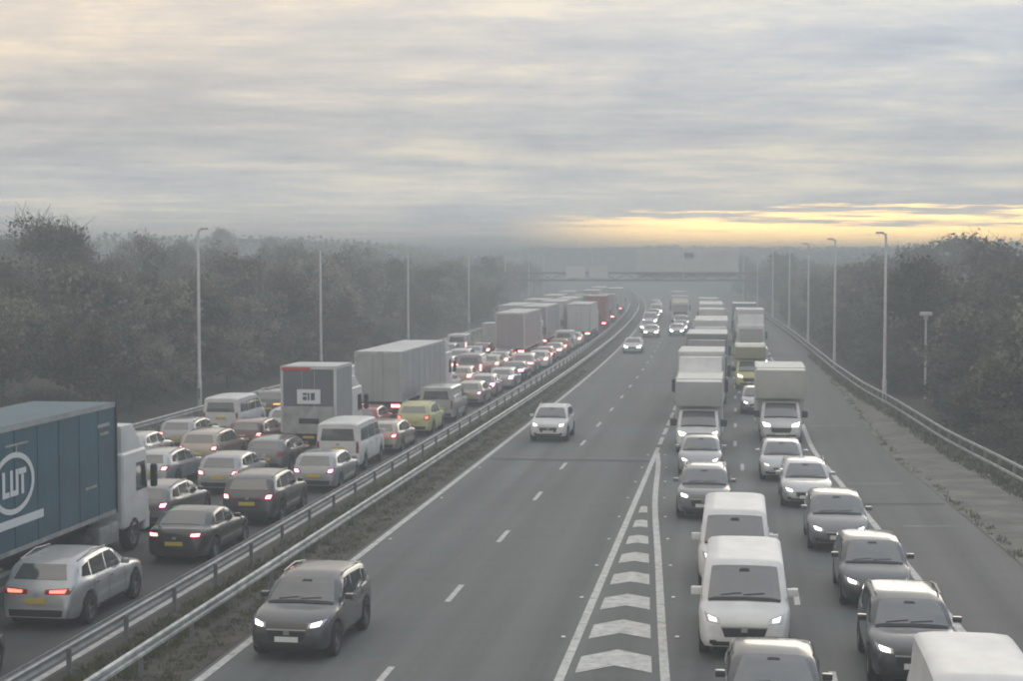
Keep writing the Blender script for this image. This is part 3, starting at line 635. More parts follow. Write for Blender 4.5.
define('compact_suv', 4.4, [(0, .72), (.05, .88), (.4, 1.0), (1.05, 1.09), (1.4, 1.32), (1.8, 1.54), (2.4, 1.63), (3.5, 1.60), (4.0, 1.50), (4.2, 1.2), (4.28, 1.08), (4.38, .90), (4.4, .6)],
       [(0, .6), (.25, .86), (1.0, 1.02), (2.4, 1.06), (4.0, 1.12), (4.22, 1.02), (4.4, .55)], [(0, .66), (.08, .78), (.4, .88), (1.2, .92), (3.5, .92), (4.0, .89), (4.28, .82), (4.4, .74)],
       (.85, 3.47), 'suv', (1.16, 1.78, .75, .59), (1.16, 1.48, .64, .53), [[(1.58, 1.10), (2.42, 1.11), (2.42, 1.51), (1.98, 1.50)], [(2.50, 1.11), (3.3, 1.13), (3.34, 1.48), (2.50, 1.51)], [(3.42, 1.15), (3.8, 1.2), (3.7, 1.40), (3.42, 1.46)]],
       [(.46, .76), (.76, .80), (.82, .92), (.48, .86)], [(.54, .86), (.78, .86), (.83, 1.06), (.60, 1.04)], (.38, .44, .50, .74), (.58, .64, .30, .42), .52, .74, sill=.28, mir=(1.6, 1.10), rails=(2.1, 3.8))
define('estate', 4.75, [(0, .57), (.06, .67), (.5, .83), (1.25, .95), (1.7, 1.18), (2.15, 1.38), (2.75, 1.46), (3.7, 1.44), (4.3, 1.36), (4.56, 1.08), (4.66, .94), (4.73, .78), (4.75, .55)],
       [(0, .48), (.3, .66), (1.2, .88), (2.6, .94), (4.3, 1.0), (4.6, .92), (4.75, .5)], [(0, .6), (.12, .74), (.5, .86), (1.3, .91), (3.6, .91), (4.3, .87), (4.62, .80), (4.75, .70)],
       (.87, 3.7), 'car', (1.36, 2.1, .74, .56), (1.04, 1.33, .60, .50), [[(1.85, .97), (2.65, .98), (2.65, 1.36), (2.28, 1.35)], [(2.73, .98), (3.5, 1.0), (3.52, 1.35), (2.73, 1.36)], [(3.6, 1.01), (4.15, 1.06), (4.05, 1.27), (3.6, 1.34)]],
       [(.42, .58), (.74, .62), (.82, .74), (.46, .67)], [(.50, .76), (.76, .76), (.82, .96), (.56, .94)], (.36, .40, .44, .62), (.56, .60, .27, .38), .43, .66, mir=(1.85, .98), rails=(2.5, 4.1))
define('van', 5.0, [(0, .62), (.04, .86), (.25, 1.02), (.78, 1.18), (1.15, 1.52), (1.5, 1.84), (1.85, 1.95), (3.0, 1.98), (4.8, 1.97), (4.94, 1.90), (4.98, 1.2), (5.0, .5)],
       [(0, .56), (.2, .88), (.7, 1.08), (1.6, 1.18), (4.8, 1.2), (4.97, 1.15), (5, .45)], [(0, .74), (.08, .85), (.35, .95), (.9, 1.0), (4.7, 1.0), (4.92, .97), (5.0, .94)],
       (.93, 3.9), 'van', (.90, 1.52, .80, .72), (1.28, 1.72, .70, .62), [[(1.18, 1.24), (2.1, 1.24), (2.1, 1.70), (1.52, 1.68)]],
       [(.52, .84), (.80, .86), (.87, 1.02), (.54, .94)], [(.80, .78), (.91, .78), (.91, 1.22), (.80, 1.22)], (.42, .50, .56, .78), (.66, .72, .32, .46), .50, .95, sill=.3, tum=.13, mir=(1.25, 1.25))
# the minibus-fronted van: same shell, squarer and with long side glass
define('crew_van', 5.0, [(0, .62), (.04, .88), (.22, 1.04), (.66, 1.18), (1.0, 1.50), (1.32, 1.82), (1.65, 1.95), (3.0, 1.99), (4.8, 1.97), (4.94, 1.90), (4.98, 1.2), (5.0, .5)],
       [(0, .56), (.2, .88), (.7, 1.08), (1.6, 1.14), (4.8, 1.16), (4.97, 1.12), (5, .45)], [(0, .74), (.08, .85), (.35, .94), (.9, .97), (4.7, .97), (4.92, .95), (5.0, .92)],
       (.93, 3.9), 'van', (.76, 1.34, .80, .72), (1.25, 1.72, .72, .64), [[(1.05, 1.20), (2.0, 1.20), (2.0, 1.70), (1.38, 1.68)], [(2.1, 1.20), (3.2, 1.20), (3.2, 1.70), (2.1, 1.70)], [(3.3, 1.20), (4.6, 1.22), (4.5, 1.68), (3.3, 1.70)]],
       [(.52, .84), (.80, .86), (.86, 1.02), (.54, .94)], [(.78, .78), (.89, .78), (.89, 1.22), (.78, 1.22)], (.42, .50, .56, .80), (.62, .68, .32, .46), .50, .95, sill=.3, tum=.12, mir=(1.1, 1.22))

def place(lane_off, Yref, L, oncoming):
    """the end that faces the camera stands at Yref; returns location of the vehicle's middle and heading"""
    Yc = Yref + L / 2
    a = math.atan2(1, slope(Yc))          # road direction, from +X
    X = eL(Yc) + lane_off
    return (X, Yc, 0.0), (a + math.pi if oncoming else a)
COUNT = [0]
def car(kind, ln, Y, colour, label, cat='car', dx=0.0, head='headlamp_dim', tail='tail_off', yaw=0.0, name=None, rim='rim', lod=0, group=None, sc=(1, 1, 1), marker=None):
    T = TYPES[kind]; on = ln[0] in 'ME'
    if lod:
        head = {'headlamp_on': 'headlamp_far', 'headlamp_warm': 'headlamp_warm_far'}.get(head, head); tail = {'brake_on': 'brake_far', 'tail_on': 'brake_on', 'brake_magenta': 'magenta_far'}.get(tail, tail)
    if lod: dx += 0.22 * math.sin(Y * 7.3); yaw += 0.012 * math.sin(Y * 3.1)
    loc, rz = place(lane(ln, Y + 2) + dx, Y, T['L'] * sc[0], on)
    r = empty(name or {'hatch': 'hatchback', 'saloon': 'saloon_car', 'suv': 'suv_car', 'compact_suv': 'suv_car', 'estate': 'estate_car', 'van': 'panel_van', 'crew_van': 'crew_van'}[kind], loc, rz + yaw)
    r.scale = sc
    tag(r, label, cat, group or ('oncoming traffic' if on else 'queue driving away on the left'))
    pm = 'paint_' + colour
    link('body', T['body'], pm, r)
    for nm, me, sl in T['parts']:
        if lod and nm in ('underbody', 'roof_rail', 'wiper_cowl', 'bumper_intake', 'rear_bumper_trim'): continue
        if on and nm in ('tail_light', 'rear_plate', 'rear_bumper_trim', 'rear_window') and lod: continue
        if not on and nm in ('headlight', 'front_plate', 'grille', 'windscreen') and lod: continue
        if nm[0] == '+':
            if lod or Y > 80: continue
            nm = nm[1:]
        if '>' in nm:
            if lod: continue
            link(nm.split('>')[1], me, {'headbulb': head, 'tailbulb': tail}[sl], prev); continue
        prev = link(nm, me, {'head': head if lod else 'lamp_lens', 'tail': tail if lod else 'tail_off'}.get(sl, sl), r)
    ty, rm = WHEEL[T['wk']]
    for x, w in T['wheels']:
        for s_ in (1, -1):
            o = link('wheel', ty, 'tyre', r); o.location = (x, s_ * (w - 0.125), T['wr'])
            if not lod: link('rim', rm, rim, o)
    if T['mir'] and not lod:
        for s_ in (1, -1):
            t, z = T['mir']; o = link('mirror', MIRROR_V if 'van' in kind else MIRROR, pm if colour not in ('white',) or 'van' not in kind else 'paint_white', r); o.location = (T['L'] / 2 - t, s_ * (T['lo'].Wd(t) + 0.06), z + 0.06); o.scale = (0.85, 0.85, 0.8)
    return r

# ---- lorries and box vans
def P(r, name, me, m_): return link(name, me, m_, r)
def truck_wheels(r, xs, hw, twin=()):
    for x in xs:
        for s_ in (1, -1):
            tw = x in twin; o = link('wheel', WHEEL['twin' if tw else 'truck'][0], 'tyre', r); w = 0.56 if tw else 0.30
            o.location = (x, s_ * (hw - w / 2), 0.5); link('rim', WHEEL['twin' if tw else 'truck'][1], 'rim', o)
_cache = {}
def cm(key, fn):
    if key not in _cache: _cache[key] = fn()
    return _cache[key]
def cab_parts(r, xf, W, H, colour, head, low=0.45, depth=2.2, defl=0.0, dark_top=False):
    """forward-control cab, its front at xf"""
    hw = W / 2; b = xf - depth
    bm = bmesh.new(); add_box(bm, b, xf, -hw, hw, low + 0.25, H, bevel=0.16, seg=3)
    for v_ in bm.verts:
        if v_.co.x > xf - 0.6 and v_.co.z > 1.7: v_.co.x -= 0.22 * (v_.co.z - 1.7) / max(0.5, H - 1.7)
    P(r, 'cab', bm_mesh('cab', bm, 40), colour)
    zt = min(H - 0.35, 2.95)
    P(r, 'windscreen', pydata('windscreen', [(xf + 0.012 - 0.22 * max(0, z - 1.7) / max(0.5, H - 1.7), y, z) for (y, z) in ((-hw + 0.16, 1.72), (hw - 0.16, 1.72), (hw - 0.2, zt), (-hw + 0.2, zt))], [(0, 1, 2, 3)]), 'glass')
    for s_ in (1, -1):
        y = s_ * (hw + 0.006)
        P(r, 'side_window', pydata('side_window', [(xf - 0.25, y, 1.75), (xf - 1.15, y, 1.75), (xf - 1.15, y, min(H - 0.4, 2.6)), (xf - 0.42, y, min(H - 0.4, 2.6))], [(0, 1, 2, 3)]), 'glass')
        P(r, 'headlight', box_me('headlight', xf - 0.05, xf + 0.03, min(s_ * (hw - 0.5), s_ * (hw - 0.08)), max(s_ * (hw - 0.5), s_ * (hw - 0.08)), 0.68, 0.9, bevel=0.02), head)
        P(r, 'mirror', box_me('mirror', xf - 0.15, xf + 0.02, min(s_ * (hw + 0.06), s_ * (hw + 0.26)), max(s_ * (hw + 0.06), s_ * (hw + 0.26)), 1.75, 2.45, bevel=0.04), 'trim')
    P(r, 'grille', box_me('grille', xf - 0.02, xf + 0.02, -hw + 0.3, hw - 0.3, 0.98, 1.55, bevel=0.015), 'trim')
    P(r, 'bumper', box_me('bumper', xf - 0.4, xf + 0.045, -hw + 0.02, hw - 0.02, low, 0.95, bevel=0.05), colour)
    P(r, 'front_plate', box_me('front_plate', xf + 0.04, xf + 0.06, -0.26, 0.26, 0.52, 0.63), 'plate_white')
    if dark_top: P(r, 'sun_visor', box_me('sun_visor', xf - 0.28, xf - 0.02, -hw + 0.1, hw - 0.1, zt - 0.02, zt + 0.28, bevel=0.05), 'trim')
    if defl > 0:
        bm = bmesh.new(); add_box(bm, b + 0.1, xf - 0.35, -hw + 0.08, hw - 0.08, H - 0.08, H + defl, bevel=0.08, seg=2)
        for v_ in bm.verts:
            if v_.co.z > H + 0.1 and v_.co.x > (b + xf) / 2: v_.co.x -= 0.75
        P(r, 'wind_deflector', bm_mesh('wind_deflector', bm, 40), colour)
def cargo_box(r, x0, x1, W, z0, z1, m_, frame='galv_light', door='box_door', brake='tail_off', ribs=0, roof='roof_light', lift=False):
    hw = W / 2
    P(r, 'cargo_box', box_me('cargo_box', x0, x1, -hw, hw, z0, z1, bevel=0.03), m_)
    P(r, 'roof', box_me('roof', x0 + 0.02, x1 - 0.02, -hw + 0.02, hw - 0.02, z1 + 0.002, z1 + 0.03), roof)
    # rear frame and doors
    e = 0.11
    bm = bmesh.new()
    add_box(bm, x0 - 0.035, x0 + 0.05, -hw - 0.006, -hw + e, z0, z1 - e); add_box(bm, x0 - 0.035, x0 + 0.05, hw - e, hw + 0.006, z0, z1 - e)
    add_box(bm, x0 - 0.035, x0 + 0.05, -hw - 0.006, hw + 0.006, z1 - e, z1 + 0.035); P(r, 'rear_frame', bm_mesh('rear_frame', bm), frame)
    for s_ in (1, -1):
        y0, y1 = sorted((s_ * 0.012, s_ * (hw - e - 0.01)))
        d = P(r, 'rear_door', box_me('rear_door', x0 - 0.02, x0 + 0.01, y0, y1, z0 + 0.02, z1 - e - 0.01), door)
        link('lock_bar', boxes_me('lock_bar', [(x0 - 0.05, x0 - 0.022, s_ * 0.28 - 0.015, s_ * 0.28 + 0.015, z0 + 0.05, z1 - e - 0.05)]), 'galv', d)
    for s_ in (1, -1):
        y0, y1 = sorted((s_ * (hw - 0.55), s_ * (hw - 0.08)))
        P(r, 'tail_light', box_me('tail_light', x0 - 0.06, x0 + 0.02, y0, y1, z0 - 0.28, z0 - 0.13), brake)
    P(r, 'underrun_bar', box_me('underrun_bar', x0 - 0.03, x0 + 0.08, -hw + 0.05, hw - 0.05, 0.45, 0.57), 'galv_dark')
    P(r, 'rear_plate', box_me('rear_plate', x0 - 0.055, x0 - 0.03, -0.26, 0.26, z0 - 0.26, z0 - 0.15), 'plate_yellow')
    P(r, 'bumper_beam', box_me('bumper_beam', x0 - 0.028, x0 + 0.1, -hw + 0.02, hw - 0.02, z0 - 0.32, z0 - 0.1), 'chassis')
    for s_ in (1, -1):
        y0, y1 = sorted((s_ * (hw - 0.004), s_ * (hw + 0.014)))
        P(r, 'side_rail', box_me('side_rail', x0 + 0.06, x1 - 0.02, y0, y1, z0 - 0.02, z0 + 0.10), frame)
        P(r, 'cant_rail', box_me('cant_rail', x0 + 0.06, x1 - 0.02, y0, y1, z1 - 0.10, z1 + 0.02), frame)
        for k in range(ribs):
            x = x0 + (k + 1) * (x1 - x0) / (ribs + 1); P(r, 'curtain_strap', box_me('curtain_strap', x - 0.025, x + 0.025, y0, y1, z0 + 0.1, z1 - 0.1), m_)
    if lift: P(r, 'tail_lift', box_me('tail_lift', x0 - 0.13, x0 - 0.065, -hw + 0.1, hw - 0.1, z0 - 0.05, z0 + 1.15, bevel=0.01), 'galv')
def luton(ln, Y, label, colour='white', box='box_white', dx=0.0, H=3.3, L=6.6, head='headlamp_on', brake='tail_off', W=2.3):
    """box van: van cab, tall box with an overhang above the cab"""
    on = ln[0] in 'ME'; loc, rz = place(lane(ln, Y + 2) + dx, Y, L, on); r = empty('box_van', loc, rz); tag(r, label, 'van', 'oncoming traffic' if on else 'queue driving away on the left')
    T = TYPES['van']; pm = 'paint_' + colour
    def cabm():
        me = T['body'].copy(); bm = bmesh.new(); bm.from_mesh(me)
        bmesh.ops.bisect_plane(bm, geom=bm.verts[:] + bm.edges[:] + bm.faces[:], plane_co=(0.3, 0, 0), plane_no=(-1, 0, 0), clear_outer=True)
        bm.to_mesh(me); bm.free(); return me
    o = link('cab', cm('luton_cab', cabm), pm, r); dxl = L / 2 - 2.5; o.location = (dxl, 0, 0)
    for nm, me, sl in T['parts']:
        if nm in ('windscreen', 'wiper_cowl', 'headlight', 'grille', 'bumper_intake', 'front_plate') or nm == 'side_window':
            q = link(nm, me, {'head': head}.get(sl, sl), r); q.location = (dxl, 0, 0)
    for s_ in (1, -1):
        q = link('mirror', MIRROR_V, 'trim', r); q.location = (L / 2 - 1.25, s_ * 1.14, 1.32); q.scale = (1, 1, 1.5)
    x0, x1 = -L / 2, L / 2 - 2.05
    cargo_box(r, x0, x1, W, 0.78, H, box, 'galv_light', box, brake)
    bm = bmesh.new(); add_box(bm, x1 + 0.002, x1 + 1.0, -W/2 + 0.02, W/2 - 0.02, 2.05, H - 0.01, bevel=0.05)
    for v_ in bm.verts:
        if v_.co.x > x1 + 0.5 and v_.co.z < 2.4: v_.co.x -= 0.35
    P(r, 'over_cab_box', bm_mesh('over_cab_box', bm, 40), box)
    P(r, 'chassis', box_me('chassis', x0 + 0.2, x1 + 0.6, -0.45, 0.45, 0.4, 0.75), 'chassis')
    for x, tk in ((L / 2 - 0.93, 'van'), (x0 + 1.5, 'van')):
        for s_ in (1, -1):
            q = link('wheel', WHEEL[tk][0], 'tyre', r); q.location = (x, s_ * 0.88, 0.34); link('rim', WHEEL[tk][1], 'rim', q)
    return r
def far_lamp(m_, Y): return {'headlamp_on': 'headlamp_far', 'headlamp_warm': 'headlamp_warm_far', 'brake_on': 'brake_far', 'tail_on': 'brake_on'}.get(m_, m_) if Y > 100 else m_
def rigid(ln, Y, label, L=8.5, H=3.9, colour='white', box='box_white', frame='galv_light', door='box_door', dx=0.0, head='headlamp_on', brake='tail_off', defl=0.5, lift=False, cabh=2.9, dark_top=False, W=2.5, z0=1.1, roof='roof_light'):
    head, brake = far_lamp(head, Y), far_lamp(brake, Y)
    on = ln[0] in 'ME'; loc, rz = place(lane(ln, Y + 2) + dx, Y, L, on); r = empty('rigid_lorry', loc, rz); tag(r, label, 'lorry', 'oncoming traffic' if on else 'queue driving away on the left')
    cab_parts(r, L / 2, W - 0.06, cabh, 'paint_' + colour, head, defl=defl, dark_top=dark_top)
    cargo_box(r, -L / 2 + 0.05, L / 2 - 2.35, W, z0, H, box, frame, door, brake, lift=lift, roof=roof)
    P(r, 'chassis', box_me('chassis', -L / 2 + 0.2, L / 2 - 0.6, -0.45, 0.45, 0.55, 1.0), 'chassis')
    truck_wheels(r, [L / 2 - 1.3, -L / 2 + 2.0], W / 2 - 0.05, (-L / 2 + 2.0,))
    return r
def artic(ln, Y, label, colour='white', box='curtain_grey', frame='galv_light', door='box_door', dx=0.0, L=16.4, H=4.2, head='headlamp_on', brake='tail_off', z0=1.2, cabh=3.1, ribs=6, defl=0.7, dark_top=False, roof='roof_light', yend=None):
    head, brake = far_lamp(head, Y), far_lamp(brake, Y)
    on = ln[0] in 'ME'; loc, rz = place(lane(ln, Y + 3) + dx, Y, L, on); r = empty('articulated_lorry', loc, rz); tag(r, label, 'lorry', 'oncoming traffic' if on else 'queue driving away on the left')
    cab_parts(r, L / 2, 2.5, cabh, 'paint_' + colour, head, defl=defl, dark_top=dark_top)
    x0, x1 = -L / 2 + 0.06, L / 2 - 2.75
    cargo_box(r, x0, x1, 2.55, z0, H, box, frame, door, brake, ribs=ribs, roof=roof)
    P(r, 'trailer_chassis', box_me('trailer_chassis', x0 + 0.3, x1 - 0.2, -0.5, 0.5, 0.85, z0 - 0.03), 'chassis'); P(r, 'tractor_chassis', box_me('tractor_chassis', L / 2 - 6.0, L / 2 - 0.5, -0.45, 0.45, 0.5, 0.84), 'chassis')
    for s_ in (1, -1):
        y0, y1 = sorted((s_ * 1.18, s_ * 1.23))
        P(r, 'side_guard', boxes_me('side_guard', [(x0 + 4.6, x1 - 4.2, y0, y1, 0.50, 0.60), (x0 + 4.6, x1 - 4.2, y0, y1, 0.85, 0.95)]), 'galv')
        y0, y1 = sorted((s_ * 0.75, s_ * 1.2)); P(r, 'fuel_tank', box_me('fuel_tank', L / 2 - 3.9, L / 2 - 2.45, y0, y1, 0.45, 1.05, bevel=0.08, seg=2), 'galv')
    truck_wheels(r, [L / 2 - 1.35, L / 2 - 4.9, x0 + 1.6, x0 + 2.9, x0 + 4.2], 1.25, (L / 2 - 4.9,))
    return r

# ================================================================== traffic: exit lanes, coming towards the camera
car('saloon', 'E1', 28.0, 'dark_grey', 'dark grey car cut by the bottom edge in front of the white van', dx=0.2)
car('van', 'E1', 35.0, 'white', 'white panel van with black grille at the front of the exit queue', 'van', dx=0.1, head='headlamp_dim')
car('crew_van', 'E1', 42.6, 'white', 'white crew van directly behind the nearest white panel van', 'van', head='headlamp_dim', dx=0.3)
car('compact_suv', 'E1', 54.4, 'grey', 'grey car half hidden behind the white crew van', dx=-0.1, head='headlamp_on')
car('hatch', 'E1', 65.6, 'light_grey', 'light grey hatchback in front of the white box van beside the chevrons', dx=0.0, head='headlamp_on')
luton('E1', 73.2, 'white box van behind the light grey hatchback in the inner exit lane', dx=0.1, H=3.25, L=6.2, W=2.15)
rigid('E1', 86.5, 'white box lorry behind the white box van in the inner exit lane', L=8.0, H=3.75, dx=-0.1, head='headlamp_on', defl=0.75, cabh=2.8)
rigid('E1', 98.5, 'lorry with a dark visor and pale roof, second lorry in inner exit lane', L=9.0, H=4.2, colour='grey', box='box_grey', head='headlamp_on', dark_top=True, defl=0.9, cabh=3.0)
artic('E1', 121, 'white lorry, third in the inner exit lane ahead of the gantry', H=4.2, L=13.5, box='box_white', head='headlamp_warm', ribs=0, dark_top=True)
car('van', 'E1', 141, 'white', 'white van behind the third lorry of the inner exit lane', 'van', head='headlamp_on', lod=1)
car('suv', 'E1', 149, 'silver', 'silver SUV behind the far white van in the inner exit lane', head='headlamp_on', lod=1)
rigid('E1', 157, 'cream lorry, fourth in the inner exit lane ahead of the gantry', colour='cream', box='box_cream', H=4.0)
artic('E1', 172, 'pale hazy lorry, fifth in the inner exit lane near the gantry', H=4.1, box='box_white', ribs=0)

car('van', 'E2', 24.6, 'white', 'white van cut by the bottom right corner, only its roof showing', 'van', dx=0.0)
car('compact_suv', 'E2', 32.6, 'dark_grey', 'dark SUV with roof rails directly behind the corner white van', dx=-0.05, head='headlamp_on')
car('hatch', 'E2', 40.3, 'dark_grey', 'dark hatchback, second car behind the corner white van', dx=0.2, head='headlamp_on', sc=(1, 1, 1.04))
car('hatch', 'E2', 48.3, 'grey', 'mid grey hatchback, third car behind the corner white van', dx=0.15, head='headlamp_on', sc=(1, 1.02, 1.06))
car('estate', 'E2', 57.0, 'silver', 'silver car with lit headlights ahead of the cream-topped box van', dx=0.0, head='headlamp_on')
car('hatch', 'E2', 64.0, 'silver', 'silver hatchback tight against the front of the outer box van', dx=-0.35, head='headlamp_dim')
luton('E2', 77.4, 'white box van with cream-topped tall body in the outer exit lane', box='box_cream', H=3.5, L=6.9, W=2.4, dx=0.4)
car('hatch', 'E2', 92.5, 'silver', 'silver car hidden behind the tall outer box van', dx=-0.6, head='headlamp_on')
luton('E2', 110.5, 'pale yellow van peeping out behind the tall outer box van', colour='pale_yellow', box='box_yellow', H=2.9, L=5.8, W=2.1, dx=-0.75, head='headlamp_warm')
car('van', 'E2', 127, 'grey', 'dark fronted van behind the pale yellow van', 'van', head='headlamp_on')
car('hatch', 'E2', 100.5, 'dark_grey', 'dark hatchback just ahead of the pale yellow van', head='headlamp_on', dx=0.2)
car('hatch', 'E2', 137, 'black', 'black hatchback just ahead of the outer white lorry', head='headlamp_on', lod=1)
rigid('E2', 146, 'white lorry with pale cab in the outer exit lane before the gantry', H=4.3, L=9.5, dx=-0.1, head='headlamp_dim', defl=0.9, cabh=3.0)
rigid('E2', 172, 'grey hazy lorry, second in the outer exit lane before the gantry', H=4.2, colour='silver', box='box_grey')

# main lanes
car('compact_suv', 'M1', 35.0, 'dark_grey', 'dark SUV with bright headlights driving alone beside the median', dx=-0.4, head='headlamp_on', yaw=-0.02)
car('compact_suv', 'M1', 78.2, 'white', 'white SUV driving in the lane beside the median', dx=0.2, head='headlamp_on')
car('saloon', 'M1', 154.0, 'white', 'white saloon far off beside the median where the barrier bends', dx=0.0, head='headlamp_on', lod=1)
car('saloon', 'M1', 186.0, 'silver', 'low silver car behind the far white saloon by the median', head='headlamp_warm', lod=1, dx=0.5)
car('van', 'M1', 215.0, 'white', 'small white van in the far main lane beside the median', 'van', head='headlamp_on', lod=1)
car('suv', 'M2', 212.0, 'black', 'black SUV with warm headlights, first of the far main-lane group', head='headlamp_warm', lod=1)
car('hatch', 'M2', 222.5, 'dark_grey', 'dark hatchback close behind the far black SUV', head='headlamp_warm', lod=1)
rigid('M2', 233.0, 'cream lorry under the gantry behind the far dark cars', colour='cream', box='box_cream', H=3.7, L=8, head='headlamp_warm')
car('hatch', 'M1', 228.0, 'cream', 'cream hatchback in the far group before the gantry', head='headlamp_warm', lod=1)
car('suv', 'M1', 240.0, 'silver', 'silver SUV below the gantry in the median lane', head='headlamp_on', lod=1)
car('van', 'M1', 256.0, 'white', 'white van just beyond the gantry in the median lane', 'van', head='headlamp_on', lod=1)
rigid('M2', 258.0, 'white lorry just beyond the gantry in the main lanes', H=3.9, L=8, head='headlamp_on')
car('saloon', 'M1', 275.0, 'white', 'tiny white car far beyond the gantry by the median', head='headlamp_on', lod=1)
car('hatch', 'M2', 284.0, 'silver', 'tiny silver car far beyond the gantry in the main lanes', head='headlamp_on', lod=1)
car('suv', 'M1', 296.0, 'dark_grey', 'tiny dark SUV far beyond the gantry by the median', head='headlamp_on', lod=1)
rigid('E1', 205, 'white hazy lorry, sixth in the inner exit lane near the gantry', H=4.0)
car('van', 'E2', 200, 'white', 'white van in the outer exit lane near the gantry', 'van', head='headlamp_on', lod=1)

for ln, Y, k, c, lb in (('M2', 190.0, 'saloon', 'silver', 'silver saloon leading the far main-lane group'), ('M1', 199.5, 'hatch', 'white', 'white hatchback just behind the low silver car by the median'), ('M2', 200.0, 'hatch', 'white', 'white hatchback just ahead of the far black SUV'),
                        ('M1', 247.5, 'hatch', 'white', 'white hatchback directly under the gantry beam by the median'), ('M2', 247.0, 'saloon', 'cream', 'cream saloon directly under the gantry beam'),
                        ('M2', 272.0, 'suv', 'white', 'white SUV beyond the gantry in the outer main lane'), ('M1', 286.0, 'hatch', 'silver', 'silver hatchback beyond the gantry by the median'), ('M2', 294.0, 'van', 'white', 'white van, farthest in the outer main lane'), ('M1', 310.0, 'hatch', 'white', 'white hatchback, farthest by the median')):
    car(k, ln, Y, c, lb, 'van' if k == 'van' else 'car', head='headlamp_on' if c != 'cream' else 'headlamp_warm', lod=1)

# ================================================================== traffic on the left, driving away
car('hatch', 'L1', 30.6, 'black', 'black car cut by the bottom left corner, only its nose showing', dx=-0.3, head='headlamp_dim')
car('suv', 'L1', 38.0, 'silver', 'silver SUV with a red light bar across its tail', dx=-0.35, tail='tail_on', rim='rim')
car('saloon', 'L1', 46.4, 'black', 'black saloon with lit brake lights between the silver SUV and dark SUV', dx=0.0, tail='brake_on')
car('compact_suv', 'L1', 53.2, 'dark_grey', 'dark SUV with two red brake lights ahead of the black saloon', dx=0.05, tail='brake_on', sc=(1.05, 1.03, 1.03))
car('hatch', 'L1', 61.0, 'light_grey', 'light grey hatchback with magenta brake light behind the white van', dx=0.2, tail='brake_magenta')
car('crew_van', 'L1', 67.0, 'white', 'white van with dark rear window in the lane beside the median', 'van', dx=-0.35, sc=(1, 1, 1.05))
car('estate', 'L1', 73.2, 'champagne', 'pinkish grey estate car ahead of the white van', tail='brake_on')
car('compact_suv', 'L1', 80.8, 'yellow_green', 'yellow-green SUV in the queue behind the silver van', tail='tail_on')
car('van', 'L1', 87.6, 'silver', 'silver panel van ahead of the yellow-green SUV', 'van', dx=-0.1)
car('hatch', 'L1', 97.6, 'champagne', 'pinkish hatchback just ahead of the silver van', tail='brake_magenta')
car('hatch', 'L1', 104.0, 'pink_lit_grey', 'pale pink-lit car, second ahead of the silver van', tail='brake_magenta', lod=1)
car('estate', 'L1', 110.5, 'silver', 'silver estate, third ahead of the silver van', tail='brake_magenta', lod=1)
car('saloon', 'L1', 117.5, 'maroon', 'saloon tinted maroon with brake glow, fourth ahead of the silver van', tail='brake_magenta', lod=1)  # maroon body colour stands in for the glow of brake lights
car('suv', 'L1', 124.5, 'pink_lit_grey', 'pink-lit SUV, fifth ahead of the silver van', tail='tail_on', lod=1)
car('hatch', 'L1', 132, 'white', 'white hatchback, sixth ahead of the silver van', tail='brake_on', lod=1)
car('hatch', 'L1', 138.5, 'red', 'red hatchback with bright brake lights beside the pink trailer', tail='brake_on', lod=1)
car('saloon', 'L1', 145, 'pink_lit_grey', 'pink-lit saloon just ahead of the red hatchback', tail='brake_on', lod=1)
car('hatch', 'L1', 152, 'orange', 'orange car with bright lights in the far lane beside the median', tail='brake_on', lod=1)
car('van', 'L1', 159, 'white', 'white van just ahead of the orange car', 'van', lod=1)
car('hatch', 'L1', 167, 'white', 'white hatchback right behind the tall white lorry by the median', tail='brake_on', lod=1)
artic('L1', 175, 'tall white lorry in the median lane behind the red-lit lorry', box='box_white', door='box_white', H=4.1, L=15, ribs=0, brake='brake_on')
car('hatch', 'L1', 196, 'grey', 'grey hatchback between the tall white lorry and red-lit lorry', tail='brake_on', lod=1)
rigid('L1', 207, 'tall red lorry glowing with brake lights beside the median bend', H=4.3, L=9, box='box_red', door='box_red', frame='box_red', colour='red', brake='brake_on')
car('hatch', 'L1', 222, 'orange', 'orange-lit hatchback just beyond the red lorry', tail='brake_on', lod=1)
rigid('L1', 232, 'brownish lorry ahead of the red lorry under the gantry', H=4.0, L=9, box='curtain_pink', door='curtain_pink', brake='brake_on')
car('van', 'L1', 252, 'white', 'white van ahead of the brownish lorry beyond the gantry', 'van', tail='brake_on', lod=1)
artic('L1', 270, 'hazy white lorry far beyond the gantry by the median', box='box_white', door='box_white', ribs=0, brake='tail_on')

# second lane
blue = artic('L2', 34.2, 'blue curtain-sided articulated lorry with white ring emblem and white cab', box='curtain_blue', frame='galv', door='curtain_blue', dx=-0.24, H=4.55, z0=1.36, cabh=3.0, defl=0.8, ribs=9, roof='curtain_blue')
SIDE = -1.275 - 0.018
def decal(name, pts2, m_='decal_white', par=blue):        # flat print on the trailer's right side: polygons in (x, z)
    v, f = [], []
    for poly in pts2:
        b = len(v); v += [(x, SIDE, z) for x, z in poly]; f.append(tuple(range(b, b + len(poly))))
    me = pydata(name, v, f); o = link(name, me, m_, par); return o
def rect(x0, x1, z0, z1): return [(x0, z0), (x1, z0), (x1, z1), (x0, z1)]
cx, cz, A, Bz = -1.45, 3.12, 1.22, 0.78
ring = []
for k in range(40):
    a0, a1 = 2 * math.pi * k / 40, 2 * math.pi * (k + 1) / 40
    ring.append([(cx + A * s * math.cos(a), cz + Bz * s2 * math.sin(a)) for s, s2, a in ((1, 1, a0), (1, 1, a1), (0.86, 0.82, a1), (0.86, 0.82, a0))])
em = decal('ring_emblem', ring)
